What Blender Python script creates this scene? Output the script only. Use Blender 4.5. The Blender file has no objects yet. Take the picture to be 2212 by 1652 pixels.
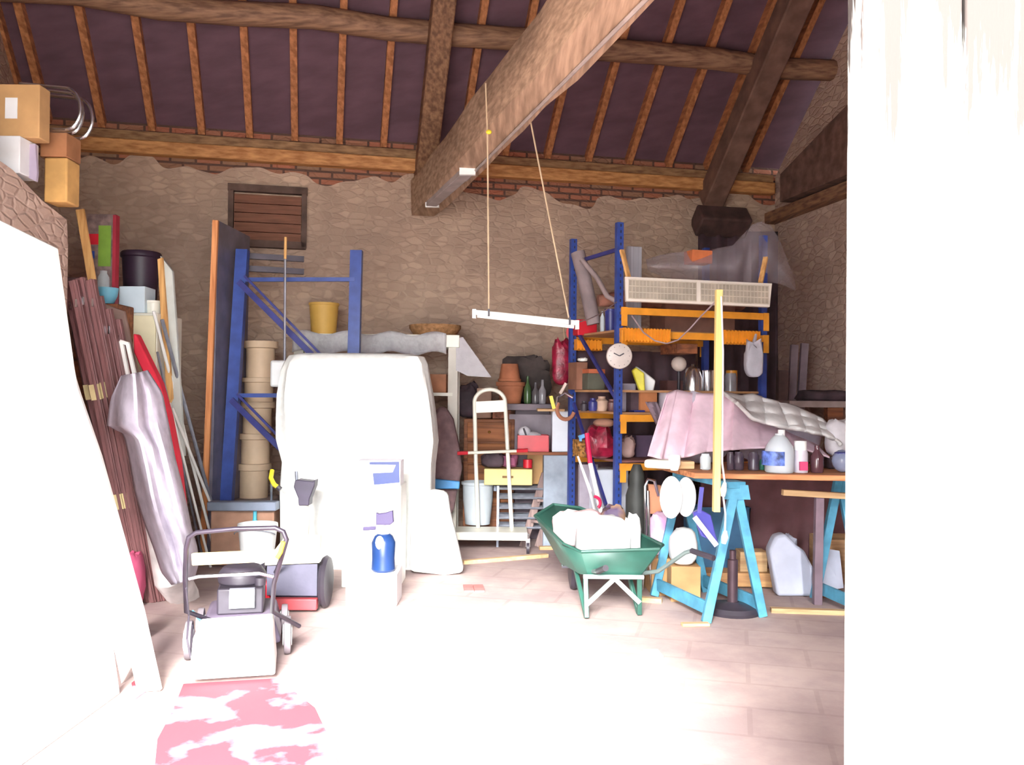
import bpy, math, random
from mathutils import Vector, Matrix, noise
random.seed(7)
S = bpy.context.scene
COL = S.collection
# ---------------------------------------------------------------- camera
FPX = 1900.0
CAMLOC = Vector((0, 0, 1.4))
PITCH, ROLL = math.atan(24 / FPX), 0.010
cd = bpy.data.cameras.new('camera')
cam = bpy.data.objects.new('camera', cd)
COL.objects.link(cam)
cd.sensor_fit = 'HORIZONTAL'; cd.sensor_width = 36
cd.lens = FPX / 2212 * 36
cd.clip_start = .05; cd.clip_end = 200
RM = Matrix.Rotation(math.pi / 2 + PITCH, 4, 'X') @ Matrix.Rotation(ROLL, 4, 'Z')
cam.matrix_world = Matrix.Translation(CAMLOC) @ RM
S.camera = cam
# ---------------------------------------------------------------- daylight
w = bpy.data.worlds.new('sky'); S.world = w; w.use_nodes = True
wn = w.node_tree; bg = wn.nodes['Background']
bg.inputs[0].default_value = (0.93, 0.97, 1.0, 1); bg.inputs[1].default_value = 2.4
sd = bpy.data.lights.new('hazy_sun', 'SUN'); sd.energy = 5.0; sd.angle = math.radians(28); sd.color = (1, .98, .95)
sun = bpy.data.objects.new('hazy_sun', sd); COL.objects.link(sun)
sun.rotation_euler = Vector((0.07, 1.0, -.57)).to_track_quat('-Z', 'Y').to_euler()
S.view_settings.view_transform = 'Standard'; S.view_settings.look = 'None'
S.view_settings.gamma = 1; S.view_settings.use_curve_mapping = False
S.view_settings.exposure = 3.25
S.cycles.max_bounces = 8; S.cycles.diffuse_bounces = 5; S.cycles.sample_clamp_indirect = 6
# ---------------------------------------------------------------- pixel helpers (2212 x 1652)
def ray(px, py):
    return (RM.to_3x3() @ Vector(((px - 1106) / FPX, -(py - 826) / FPX, -1)))
def P(px, py, D):
    r = ray(px, py); return CAMLOC + r * (D / r.y)
def F(px, py, z=0.0):
    r = ray(px, py); return CAMLOC + r * ((z - CAMLOC.z) / r.z)
def Z(px, py, D): return P(px or 1106, py, D).z
WX, WY, WK = -4.2, 8.43, .222            # back wall line: y = WY + WK (x - WX)
U = Vector((1, WK, 0)).normalized(); N = Vector((U.y, -U.x, 0))
W0 = Vector((WX, WY, 0))
def WP(px, py, s=0.0):                     # on the plane s metres in front of the back wall
    r = ray(px, py); o = W0 + N * s
    return CAMLOC + r * ((o - CAMLOC).dot(N) / r.dot(N))
# ---------------------------------------------------------------- materials
def lin(c):
    return tuple(((v / 255) / 12.92 if v / 255 <= .04045 else ((v / 255 + .055) / 1.055) ** 2.4) for v in c)
MC = {}
def M(key, rgb=(200, 200, 200), rough=.65, metal=0, var=.12, scale=6, stretch=(1, 1, 1), bump=.15, alpha=1, trans=0, rgb2=None):
    if key in MC: return MC[key]
    m = bpy.data.materials.new(key); m.use_nodes = True; nt = m.node_tree; b = nt.nodes['Principled BSDF']
    c = lin(rgb); MC[key] = m
    b.inputs['Roughness'].default_value = rough; b.inputs['Metallic'].default_value = metal
    tc = nt.nodes.new('ShaderNodeTexCoord'); mp = nt.nodes.new('ShaderNodeMapping'); mp.inputs['Scale'].default_value = stretch
    no = nt.nodes.new('ShaderNodeTexNoise'); no.inputs['Scale'].default_value = scale; no.inputs['Detail'].default_value = 5
    nt.links.new(tc.outputs['Object'], mp.inputs[0]); nt.links.new(mp.outputs[0], no.inputs['Vector'])
    rp = nt.nodes.new('ShaderNodeValToRGB')
    rp.color_ramp.elements[0].position = .35; rp.color_ramp.elements[1].position = .68
    lo = lin(rgb2) if rgb2 else tuple(v * (1 - var * 2) for v in c)
    hi = tuple(min(1, v * (1 + var)) for v in c)
    rp.color_ramp.elements[0].color = (*lo, 1); rp.color_ramp.elements[1].color = (*hi, 1)
    nt.links.new(no.outputs['Fac'], rp.inputs[0]); nt.links.new(rp.outputs[0], b.inputs['Base Color'])
    if bump:
        bp = nt.nodes.new('ShaderNodeBump'); bp.inputs['Strength'].default_value = bump; bp.inputs['Distance'].default_value = .02
        nt.links.new(no.outputs['Fac'], bp.inputs['Height']); nt.links.new(bp.outputs[0], b.inputs['Normal'])
    b.inputs['Alpha'].default_value = alpha
    if trans: b.inputs['Transmission Weight'].default_value = trans
    return m
def wood(key, rgb, rgb2, axis='z', rough=.75):
    st = {'x': (.6, 9, 9), 'y': (9, .6, 9), 'z': (9, 9, .6)}[axis]
    return M(key, rgb, rough, 0, .1, 3.5, st, .25, rgb2=rgb2)
white = M('white_paint', (228, 228, 224), .5, var=.04)
cream = M('cream_enamel', (232, 230, 216), .35, var=.04, bump=.03)
wsheet = M('white_cotton', (236, 238, 234), .9, var=.03, scale=20)
wplas = M('white_plastic', (230, 232, 232), .35, var=.03, bump=.02)
chrome = M('chrome', (205, 205, 210), .18, .95, .05, bump=0)
steel = M('galvanised_steel', (150, 155, 168), .4, .6, .12, 14)
greysteel = M('grey_paint', (120, 128, 145), .5, .1, .1)
blue = M('blue_enamel', (50, 74, 150), .4, 0, .12, 10, bump=.05)
bluedk = M('dark_blue_enamel', (54, 58, 128), .4, 0, .12, 10, bump=.05)
orange = M('orange_enamel', (226, 150, 48), .4, 0, .08, 9, bump=.04)
black = M('black_plastic', (56, 50, 60), .5, var=.15)
dark = M('dark_stuff', (74, 58, 66), .8, var=.25)
red = M('red_plastic', (205, 36, 52), .4, var=.08, bump=.04)
turq = M('turquoise_paint', (84, 158, 190), .55, var=.12, scale=12)
green = M('green_enamel', (46, 88, 77), .38, var=.12, bump=.05)
yellow = M('yellow_plastic', (226, 205, 50), .45, var=.06)
skyb = M('sky_blue_plastic', (70, 150, 215), .4, var=.08)
purple = M('purple_plastic', (54, 42, 84), .4, var=.08)
pinkc = M('pink_cloth', (226, 198, 212), .9, var=.07, scale=9)
greyc = M('lilac_grey_cloth', (176, 168, 182), .92, var=.08, scale=14)
terr = M('terracotta', (176, 110, 78), .85, var=.15)
card = M('cardboard', (190, 148, 100), .85, var=.08)
cardw = M('white_card', (224, 224, 226), .8, var=.04)
lilac = M('lilac_card', (170, 156, 176), .8, var=.06)
pine = wood('pine', (222, 176, 112), (190, 138, 80))
pinex = wood('pine_x', (208, 176, 132), (178, 142, 102), 'x')
oldw = wood('old_timber', (150, 112, 84), (104, 74, 58), 'y')
raft = wood('rafter_wood', (188, 126, 84), (150, 96, 62), 'y')
platew = wood('plate_wood', (206, 152, 98), (166, 110, 66), 'x')
brownw = wood('brown_wood', (146, 88, 56), (100, 58, 40), 'x')
brownv = M('brown_lacquer', (124, 84, 84), .45, 0, .15, 3.5, (9, 9, .6), .1)
greyw = wood('grey_wood', (150, 128, 122), (112, 92, 90), 'z')
clearp = M('clear_plastic_film', (225, 225, 235), .25, 0, .03, 8, bump=.4, alpha=.32)
glassm = M('glass', (235, 245, 250), .05, 0, .0, bump=0, alpha=.3)
jugp = M('frosted_plastic', (215, 225, 232), .3, 0, .03, bump=.03, alpha=.75)
brownc = M('brown_cloth', (124, 98, 100), .95, var=.12, scale=14)
bordeaux = M('bordeaux_plastic', (150, 28, 58), .35, var=.3, scale=14, bump=.5)
rope = M('rope', (205, 180, 150), .9, bump=0)
# ---------------------------------------------------------------- mesh builder
class MB:
    def __init__(s): s.v = []; s.f = []
    def add(s, vs, fs):
        k = len(s.v); s.v += [Vector(v) for v in vs]; s.f += [[i + k for i in f] for f in fs]; return s
    def box(s, c, sz, rz=0, rot=None):
        R = rot if rot else Matrix.Rotation(rz, 3, 'Z'); c = Vector(c)
        vs = [c + R @ Vector((x * sz[0] / 2, y * sz[1] / 2, z * sz[2] / 2)) for x in (-1, 1) for y in (-1, 1) for z in (-1, 1)]
        return s.add(vs, [(0, 1, 3, 2), (4, 6, 7, 5), (0, 4, 5, 1), (2, 3, 7, 6), (0, 2, 6, 4), (1, 5, 7, 3)])
    def bar(s, a, b, wd, h, up=(0, 0, 1)):
        a = Vector(a); b = Vector(b); d = (b - a).normalized(); up = Vector(up)
        if abs(d.dot(up)) > .95: up = Vector((0, 1, 0))
        sx = d.cross(up).normalized(); uz = sx.cross(d)
        vs = [p + sx * i * wd / 2 + uz * j * h / 2 for p in (a, b) for i in (-1, 1) for j in (-1, 1)]
        return s.add(vs, [(0, 1, 3, 2), (4, 6, 7, 5), (0, 4, 5, 1), (2, 3, 7, 6), (0, 2, 6, 4), (1, 5, 7, 3)])
    def tube(s, pts, r, n=8, closed=False):
        pts = [Vector(p) for p in pts]; m = len(pts); vs = []; fs = []; prev = None
        for i, p in enumerate(pts):
            a = pts[i - 1] if i or closed else p; b = pts[(i + 1) % m] if i < m - 1 or closed else p
            d = (b - a).normalized()
            if prev is None:
                prev = d.cross(Vector((0, 0, 1)));
                if prev.length < .2: prev = d.cross(Vector((1, 0, 0)))
            q = (prev - d * prev.dot(d)).normalized(); prev = q; e = d.cross(q)
            rr = r[i] if isinstance(r, (list, tuple)) else r
            vs += [p + (q * math.cos(t) + e * math.sin(t)) * rr for t in [2 * math.pi * k / n for k in range(n)]]
        for i in range(m if closed else m - 1):
            j = (i + 1) % m
            fs += [(i * n + k, i * n + (k + 1) % n, j * n + (k + 1) % n, j * n + k) for k in range(n)]
        if not closed: fs += [list(range(n))[::-1], [(m - 1) * n + k for k in range(n)]]
        return s.add(vs, fs)
    def lathe(s, c, prof, n=20, axis=(0, 0, 1), sx=1.0):
        c = Vector(c); ax = Vector(axis).normalized(); q = ax.cross(Vector((0, 1, 0)))
        if q.length < .1: q = Vector((1, 0, 0))
        q = q.normalized(); e = ax.cross(q); vs = []; fs = []; m = len(prof)
        for r, z in prof: vs += [c + ax * z + q * math.cos(2 * math.pi * k / n) * r * sx + e * math.sin(2 * math.pi * k / n) * r for k in range(n)]
        for i in range(m - 1): fs += [(i * n + k, i * n + (k + 1) % n, (i + 1) * n + (k + 1) % n, (i + 1) * n + k) for k in range(n)]
        if prof[0][0] > 1e-5: fs.append(list(range(n))[::-1])
        if prof[-1][0] > 1e-5: fs.append([(m - 1) * n + k for k in range(n)])
        return s.add(vs, fs)
    def prism(s, pts, vec):
        pts = [Vector(p) for p in pts]; n = len(pts); v = Vector(vec)
        return s.add(pts + [p + v for p in pts], [list(range(n)), [n + k for k in range(n)][::-1]] + [(k, n + k, n + (k + 1) % n, (k + 1) % n) for k in range(n)])
    def ell(s, c, r, n=14, amp=0, fr=4, seed=0):
        c = Vector(c); vs = []; fs = []; m = n // 2 + 1; off = Vector((seed * 3.1, seed, -seed))
        for i in range(m + 1):
            a = math.pi * i / m
            for k in range(n):
                b = 2 * math.pi * k / n; d = Vector((math.sin(a) * math.cos(b), math.sin(a) * math.sin(b), math.cos(a)))
                q = 1 + amp * noise.noise(d * fr * .5 + off)
                vs.append(c + Vector((d.x * r[0], d.y * r[1], d.z * r[2])) * q)
        for i in range(m): fs += [(i * n + k, (i + 1) * n + k, (i + 1) * n + (k + 1) % n, i * n + (k + 1) % n) for k in range(n)]
        return s.add(vs, fs)
    def bag(s, c, sz, seed=0, amp=.22, n=22):      # soft crumpled sack whose base is flat at c
        c = Vector(c); vs = []; fs = []; m = n // 2; off = Vector((seed * 3.1, seed * 1.7, -seed))
        for i in range(m + 1):
            a = math.pi * i / m
            for k in range(n):
                b = 2 * math.pi * k / n
                sg = lambda t: math.copysign(abs(t) ** .65, t)
                d = Vector((sg(math.sin(a)) * sg(math.cos(b)), sg(math.sin(a)) * sg(math.sin(b)), sg(math.cos(a))))
                q = 1 + amp * noise.noise(d * 1.6 + off) + amp * .4 * noise.noise(d * 5 + off)
                p = Vector((d.x * sz[0] / 2 * q, d.y * sz[1] / 2 * q, (d.z + 1) * sz[2] / 2 * (q if d.z > 0 else 1)))
                p.z = max(0, p.z); vs.append(c + p)
        for i in range(m): fs += [(i * n + k, (i + 1) * n + k, (i + 1) * n + (k + 1) % n, i * n + (k + 1) % n) for k in range(n)]
        return s.add(vs, fs)
    def surf(s, fn, nu, nv):
        vs = [fn(i / nu, j / nv) for i in range(nu + 1) for j in range(nv + 1)]
        fs = [(i * (nv + 1) + j, (i + 1) * (nv + 1) + j, (i + 1) * (nv + 1) + j + 1, i * (nv + 1) + j + 1) for i in range(nu) for j in range(nv)]
        return s.add(vs, fs)
    def disc(s, c, r, th, axis, n=28): return s.lathe(c, [(r, 0), (r, th)], n, axis)
OFF = {}
def put(name, mb, mat, parent=None, off=None, bevel=0, thick=0, sub=0, label=None):
    me = bpy.data.meshes.new(name)
    o = bpy.data.objects.new(name, me); COL.objects.link(o)
    if parent is not None: off = OFF[parent.name]; o.parent = parent
    elif off is None: off = Vector((0, 0, 0))
    if parent is None: o.location = off
    OFF[o.name] = Vector(off)
    me.from_pydata([tuple(v - off) for v in mb.v], [], mb.f); me.validate()
    import bmesh
    bm = bmesh.new(); bm.from_mesh(me); bmesh.ops.remove_doubles(bm, verts=bm.verts, dist=1e-5); bmesh.ops.recalc_face_normals(bm, faces=bm.faces); bm.to_mesh(me); bm.free()
    me.materials.append(mat); me.shade_smooth(); me.set_sharp_from_angle(angle=.7)
    if thick: md = o.modifiers.new('thickness', 'SOLIDIFY'); md.thickness = thick; md.offset = 0
    if bevel: md = o.modifiers.new('soft_edge', 'BEVEL'); md.width = bevel; md.segments = 2; md.limit_method = 'ANGLE'
    if sub: md = o.modifiers.new('smooth', 'SUBSURF'); md.levels = sub; md.render_levels = sub
    if label: o['label'] = label
    return o
def base_of(mbs):
    vs = [v for m in mbs for v in m.v]
    return Vector(((min(v.x for v in vs) + max(v.x for v in vs)) / 2, (min(v.y for v in vs) + max(v.y for v in vs)) / 2, min(v.z for v in vs)))
def tagit(o, label, cat, group=None, kind=None):
    if label: o['label'] = label
    if cat: o['category'] = cat
    if group: o['group'] = group
    if kind: o['kind'] = kind
def solo(name, label, cat, mb, mat, group=None, kind=None, **k):
    o = put(name, mb, mat, off=base_of([mb]), **k); tagit(o, label, cat, group, kind); return o
def T(name, label, cat, parts, group=None):
    """parts: (name, MB, material, {options incl. subs=[...]})"""
    allm = []
    def coll(ps):
        for p in ps:
            allm.append(p[1]); coll(p[3].get('subs', []) if len(p) > 3 else [])
    coll(parts)
    r = bpy.data.objects.new(name, None); COL.objects.link(r); r.location = base_of(allm); r.empty_display_size = .1
    OFF[r.name] = r.location.copy(); tagit(r, label, cat, group)
    def go(ps, par):
        for p in ps:
            k = dict(p[3]) if len(p) > 3 else {}; subs = k.pop('subs', [])
            o = put(p[0], p[1], p[2], par, **k); go(subs, o)
    go(parts, r); return r
def struct(name, mb, mat, off=None, **k):
    o = put(name, mb, mat, off=off or base_of([mb]), **k); o['kind'] = 'structure'; return o
def bx(x0, y0, x1, y1, D, dep, zb=None, rz=0, mb=None):
    """box whose front face spans these pixels at distance D"""
    a = P((x0 + x1) / 2, y0, D); b = P((x0 + x1) / 2, y1, D); wd = (x1 - x0) / FPX * D
    z1 = a.z; z0 = b.z if zb is None else zb
    return (mb or MB()).box((a.x, D + dep / 2, (z0 + z1) / 2), (wd, dep, z1 - z0), rz)
def poly(pts, D, th, vec=None): return MB().prism([P(x, y, D) for x, y in pts], vec or (0, th, 0))
def lerp(a, b, t): return a + (b - a) * t
# ================================================================ SETTING
def wallmat(name, a, b, mort, sc, bricks=None, dirt=(146, 122, 110)):
    m = bpy.data.materials.new(name); m.use_nodes = True; nt = m.node_tree; L = nt.links.new; nn = nt.nodes.new
    bs = nt.nodes['Principled BSDF']; bs.inputs['Roughness'].default_value = .95
    tc = nn('ShaderNodeTexCoord'); mp = nn('ShaderNodeMapping'); mp.inputs['Scale'].default_value = (1, 1, 2.1); L(tc.outputs['Object'], mp.inputs[0])
    n0 = nn('ShaderNodeTexNoise'); n0.inputs['Scale'].default_value = 4; L(mp.outputs[0], n0.inputs[0])
    mx = nn('ShaderNodeMixRGB'); mx.inputs[0].default_value = .07; L(mp.outputs[0], mx.inputs[1]); L(n0.outputs['Color'], mx.inputs[2])
    v1 = nn('ShaderNodeTexVoronoi'); v1.inputs['Scale'].default_value = sc; L(mx.outputs[0], v1.inputs[0])
    v2 = nn('ShaderNodeTexVoronoi'); v2.feature = 'DISTANCE_TO_EDGE'; v2.inputs['Scale'].default_value = sc; L(mx.outputs[0], v2.inputs[0])
    sp = nn('ShaderNodeSeparateColor'); L(v1.outputs['Color'], sp.inputs[0])
    c1 = nn('ShaderNodeMixRGB'); L(sp.outputs[0], c1.inputs[0]); c1.inputs[1].default_value = (*lin(a), 1); c1.inputs[2].default_value = (*lin(b), 1)
    rp = nn('ShaderNodeValToRGB'); rp.color_ramp.elements[0].position = .02; rp.color_ramp.elements[1].position = .14; L(v2.outputs['Distance'], rp.inputs[0])
    c2 = nn('ShaderNodeMixRGB'); L(rp.outputs[0], c2.inputs[0]); c2.inputs[1].default_value = (*lin(mort), 1); L(c1.outputs[0], c2.inputs[2])
    n1 = nn('ShaderNodeTexNoise'); n1.inputs['Scale'].default_value = .9; n1.inputs['Detail'].default_value = 6; L(tc.outputs['Object'], n1.inputs[0])
    r1 = nn('ShaderNodeValToRGB'); r1.color_ramp.elements[0].position = .4; r1.color_ramp.elements[1].position = .62; L(n1.outputs['Fac'], r1.inputs[0])
    c3 = nn('ShaderNodeMixRGB'); c3.blend_type = 'MIX'; mu = nn('ShaderNodeMath'); mu.operation = 'MULTIPLY'; mu.inputs[1].default_value = .45; L(r1.outputs[0], mu.inputs[0]); L(mu.outputs[0], c3.inputs[0])
    L(c2.outputs[0], c3.inputs[1]); c3.inputs[2].default_value = (*lin(dirt), 1)
    out = c3
    if bricks:
        z0 = bricks; sx = nn('ShaderNodeSeparateXYZ'); L(tc.outputs['Object'], sx.inputs[0])
        cb = nn('ShaderNodeCombineXYZ'); L(sx.outputs[0], cb.inputs[0]); L(sx.outputs[2], cb.inputs[1])
        br = nn('ShaderNodeTexBrick'); br.inputs['Scale'].default_value = 1; br.inputs['Brick Width'].default_value = .24; br.inputs['Row Height'].default_value = .07
        br.inputs['Mortar Size'].default_value = .012; br.inputs['Color1'].default_value = (*lin((170, 104, 82)), 1); br.inputs['Color2'].default_value = (*lin((140, 112, 92)), 1); br.inputs['Mortar'].default_value = (*lin((96, 74, 66)), 1)
        L(cb.outputs[0], br.inputs['Vector'])
        n2 = nn('ShaderNodeTexNoise'); n2.inputs['Scale'].default_value = 1.1; L(tc.outputs['Object'], n2.inputs[0])
        a1 = nn('ShaderNodeMath'); a1.operation = 'MULTIPLY_ADD'; a1.inputs[1].default_value = .9; L(n2.outputs['Fac'], a1.inputs[0]); L(sx.outputs[2], a1.inputs[2])
        g = nn('ShaderNodeMath'); g.operation = 'GREATER_THAN'; g.inputs[1].default_value = z0 + .45; L(a1.outputs[0], g.inputs[0])
        c4 = nn('ShaderNodeMixRGB'); L(g.outputs[0], c4.inputs[0]); L(c3.outputs[0], c4.inputs[1]); L(br.outputs[0], c4.inputs[2]); out = c4
    L(out.outputs[0], bs.inputs['Base Color'])
    bp = nn('ShaderNodeBump'); bp.inputs['Strength'].default_value = .45; bp.inputs['Distance'].default_value = .02; L(rp.outputs[0], bp.inputs['Height'])
    n3 = nn('ShaderNodeTexNoise'); n3.inputs['Scale'].default_value = 30; L(tc.outputs['Object'], n3.inputs[0])
    b2 = nn('ShaderNodeBump'); b2.inputs['Strength'].default_value = .4; b2.inputs['Distance'].default_value = .01; L(n3.outputs['Fac'], b2.inputs['Height']); L(bp.outputs[0], b2.inputs['Normal']); L(b2.outputs[0], bs.inputs['Normal'])
    return m
rubble = wallmat('rubble_stone', (204, 178, 156), (174, 150, 132), (188, 164, 144), 8.5, bricks=3.6)
rubble2 = wallmat('rubble_stone_side', (204, 178, 162), (176, 150, 138), (188, 162, 148), 8)
def floormat():
    m = bpy.data.materials.new('dusty_paving'); m.use_nodes = True; nt = m.node_tree; L = nt.links.new; nn = nt.nodes.new
    bs = nt.nodes['Principled BSDF']; bs.inputs['Roughness'].default_value = .9
    tc = nn('ShaderNodeTexCoord')
    br = nn('ShaderNodeTexBrick'); br.inputs['Scale'].default_value = 1; br.inputs['Brick Width'].default_value = .62; br.inputs['Row Height'].default_value = .34; br.inputs['Mortar Size'].default_value = .012
    br.inputs['Color1'].default_value = (*lin((186, 166, 162)), 1); br.inputs['Color2'].default_value = (*lin((178, 156, 152)), 1); br.inputs['Mortar'].default_value = (*lin((154, 132, 128)), 1)
    mp = nn('ShaderNodeMapping'); mp.inputs['Rotation'].default_value = (0, 0, .25); L(tc.outputs['Object'], mp.inputs[0]); L(mp.outputs[0], br.inputs['Vector'])
    n = nn('ShaderNodeTexNoise'); n.inputs['Scale'].default_value = 1.6; n.inputs['Detail'].default_value = 8; n.inputs['Roughness'].default_value = .65; L(tc.outputs['Object'], n.inputs[0])
    r = nn('ShaderNodeValToRGB'); r.color_ramp.elements[0].position = .42; r.color_ramp.elements[0].color = (*lin((152, 131, 131)), 1); r.color_ramp.elements[1].position = .62; r.color_ramp.elements[1].color = (*lin((182, 162, 156)), 1); L(n.outputs['Fac'], r.inputs[0])
    mx = nn('ShaderNodeMixRGB'); mx.inputs[0].default_value = .72; L(br.outputs[0], mx.inputs[1]); L(r.outputs[0], mx.inputs[2]); L(mx.outputs[0], bs.inputs['Base Color'])
    bp = nn('ShaderNodeBump'); bp.inputs['Strength'].default_value = .3; bp.inputs['Distance'].default_value = .02; L(n.outputs['Fac'], bp.inputs['Height']); L(bp.outputs[0], bs.inputs['Normal'])
    return m
fl = MB().box((0, 6, -.05), (14, 14, .1)); struct('floor', fl, floormat())
yard = M('pale_gravel', (196, 190, 180), .95, var=.08, scale=3)
struct('ground', MB().box((0, -15.2, -.06), (60, 28, .1)), yard)
# back wall (local x runs along the wall)
bw = put('wall_back', MB().box((4.0, .2, 2.0), (9.2, .4, 4.0)), rubble); bw.location = W0; bw.rotation_euler.z = math.atan(WK); bw['kind'] = 'structure'
CR = W0 + U * 7.36                        # back right corner
RL = 10.2
# right gable wall, perpendicular to the back wall
g = MB(); th = Vector((U.x, U.y, 0)) * .35
def gab(o, outw):
    a = o; b = o + N * 4.0; c = o + N * 9.6
    pts = [a, c, c + Vector((0, 0, 3.9)), b + Vector((0, 0, 7.3)), a + Vector((0, 0, 3.9))]
    return MB().prism(pts, outw)
struct('wall_right', gab(CR, th), rubble2)
led = MB().bar(CR + Vector((0, 0, 3.42)) - U * .06 , CR + N * 4.5 + Vector((0, 0, 3.42)) - U * .06, .14, .12)
struct('wall_right_timber', led, oldw)
up = MB()
upbrick = M('dark_brown_brick', (112, 84, 74), .9, var=.2, scale=9)
struct('wall_right_infill', MB().prism([CR + N * .5 - U * .04 + Vector((0, 0, 3.5)), CR + N * 4.2 - U * .04 + Vector((0, 0, 3.5)), CR + N * 4.2 - U * .04 + Vector((0, 0, 4.9)), CR + N * .5 - U * .04 + Vector((0, 0, 3.8))], -U * .18), upbrick)
WLo = W0 - U * .45
struct('wall_left', gab(WLo, -th), rubble2)
# partition wall on the left
pw = MB(); pts = [(-2.8, 1.2, 0), (-2.8, 5.52, 0), (-2.8, 5.52, 2.3), (-2.8, 5.5, 2.46), (-2.8, 5.2, 2.52), (-2.8, 4.9, 2.62), (-2.8, 4.5, 2.68), (-2.8, 1.2, 2.72)]
pw.prism(pts, (-.3, 0, 0)); struct('wall_partition', pw, rubble2)
struct('trim_1', MB().box((-2.94, 3.1, 2.745), (.36, 3.2, .07)), terr)
# front wall with the barn doorway
DX0, DX1, DH, DY = -2.35, .50, 3.0, 1.0
for nm, a, b, z0, z1 in (('wall_front', DX1 + 1.5, 6.5, 0, 3.9), ('wall_front_left', -7.5, DX0, 0, 3.9), ('wall_front_lintel', DX0, DX1 + 1.5, DH, 3.9)):
    struct(nm, MB().box(((a + b) / 2, DY - .15, (z0 + z1) / 2), (b - a, .3, z1 - z0)), rubble2)
# roof: boards, ridge roughly above the middle
boards = M('dark_roof_boards', (104, 78, 90), .9, 0, .10, 3, (1, 3, 1), .1)
EZ = 3.89
def RP(t, s, dz=0): return W0 + U * t + N * s + Vector((0, 0, EZ + .84 * s + dz))
roof = MB(); roof.add([RP(-1.5, -.4, .11), RP(8.6, -.4, .11), RP(8.6, 4.05, .11), RP(-1.5, 4.05, .11), RP(-1.5, -.4, .18), RP(8.6, -.4, .18), RP(8.6, 4.05, .18), RP(-1.5, 4.05, .18)],
  [(0, 3, 2, 1), (4, 5, 6, 7), (0, 1, 5, 4), (1, 2, 6, 5), (2, 3, 7, 6), (3, 0, 4, 7)])
struct('ceiling', roof, boards)
A_ = RP(-1.5, 4.0, .11); B_ = RP(8.6, 4.0, .11); C_ = Vector((8.5, .4, 3.6)); D_ = Vector((-8, .4, 3.6))
r2 = MB(); up_ = Vector((0, 0, .08)); r2.prism([A_, B_, C_, D_], up_); struct('ceiling_front', r2, boards)
# wall plate, rafters, purlins, principal rafters
struct('wall_plate_beam', MB().bar(W0 - U * .3 + N * .06 + Vector((0, 0, 3.745)), W0 + U * 7.3 + N * .06 + Vector((0, 0, 3.745)), .12, .13), platew, bevel=.01)
struct('wall_plate_beam', MB().bar(W0 - U * .3 + N * .0 + Vector((0, 0, 3.86)), W0 + U * 7.3 + N * .0 + Vector((0, 0, 3.86)), .14, .09), wood('plate_dark', (160, 124, 88), (120, 88, 62), 'x'))
t0 = .04
for k in range(-1, 18):
    px = [105, 222, 330, 437, 540, 637, 733, 828][k] if 0 <= k < 8 else None
    t = (WP(px, 300, 0) - W0).dot(U) if px else (.02 - .47 if k < 0 else 3.27 + (k - 7) * .462)
    if t > 7.3 or abs(t - 3.55) < .12: continue
    j = random.uniform(-.01, .01)
    struct('roof_rafter', MB().bar(RP(t, 0.02, .05), RP(t + j, 4.0, .05), .065, .10), raft)
for s_, r_ in ((1.13, .105), (2.6, .11)):
    n_ = 12; pts = [RP(-.4 + 7.8 * i / n_, s_ + .02 * math.sin(i * 2.1), -.125 + .012 * math.sin(i * 1.7)) for i in range(n_ + 1)]
    struct('roof_purlin_beam', MB().tube(pts, r_, 10), wood('old_timber_x', (156, 120, 94), (112, 82, 66), 'x'))
def princ(t, w_, h_, tt):
    pts = [RP(lerp(t, tt, i / 6), 0.05 + 3.9 * i / 6, -.36) for i in range(7)]
    m = MB()
    for a, b in zip(pts[:-1], pts[1:]): m.bar(a, b, w_, h_)
    return m
tA = (WP(915, 360, 0) - W0).dot(U); tB = (WP(1530, 420, 0) - W0).dot(U)
struct('principal_rafter_beam', princ(tA, .2, .22, tA - .05), oldw, bevel=.015)
struct('principal_rafter_beam', princ(tB, .24, .24, tB + .02), M('dim_timber', (118, 90, 78), .8, var=.15), bevel=.015)
struct('wall_corbel_beam', MB().bar(RP(tB + .1, .02, -.66), RP(tB + .1, .22, -.66), .6, .24), M('dark_timber', (84, 62, 60), .85, var=.2), bevel=.02)
# the big tie beam
tb = MB(); a = Vector((-.93, 9.05, 3.405)); b = Vector((1.41, 1.0, 3.405)); n_ = 16; dd = (b - a).normalized(); sx = dd.cross(Vector((0, 0, 1)))
vs = []; 
for i in range(n_ + 1):
    c = lerp(a, b, i / n_); jj = [random.uniform(-.012, .012) for _ in range(8)]
    cr = [(-.12, -.185), (.12, -.185), (.13, -.12), (.125, .17), (.10, .19), (-.10, .19), (-.13, .16), (-.13, -.15)]
    vs += [c + sx * (u + q) + Vector((0, 0, v + q * .6)) for (u, v), q in zip(cr, jj)]
fs = [(i * 8 + k, i * 8 + (k + 1) % 8, (i + 1) * 8 + (k + 1) % 8, (i + 1) * 8 + k) for i in range(n_) for k in range(8)] + [list(range(8)), [n_ * 8 + k for k in range(8)]]
tb.add(vs, fs); struct('tie_beam', tb, wood('tie_timber', (190, 158, 132), (150, 122, 100), 'y'))
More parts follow.
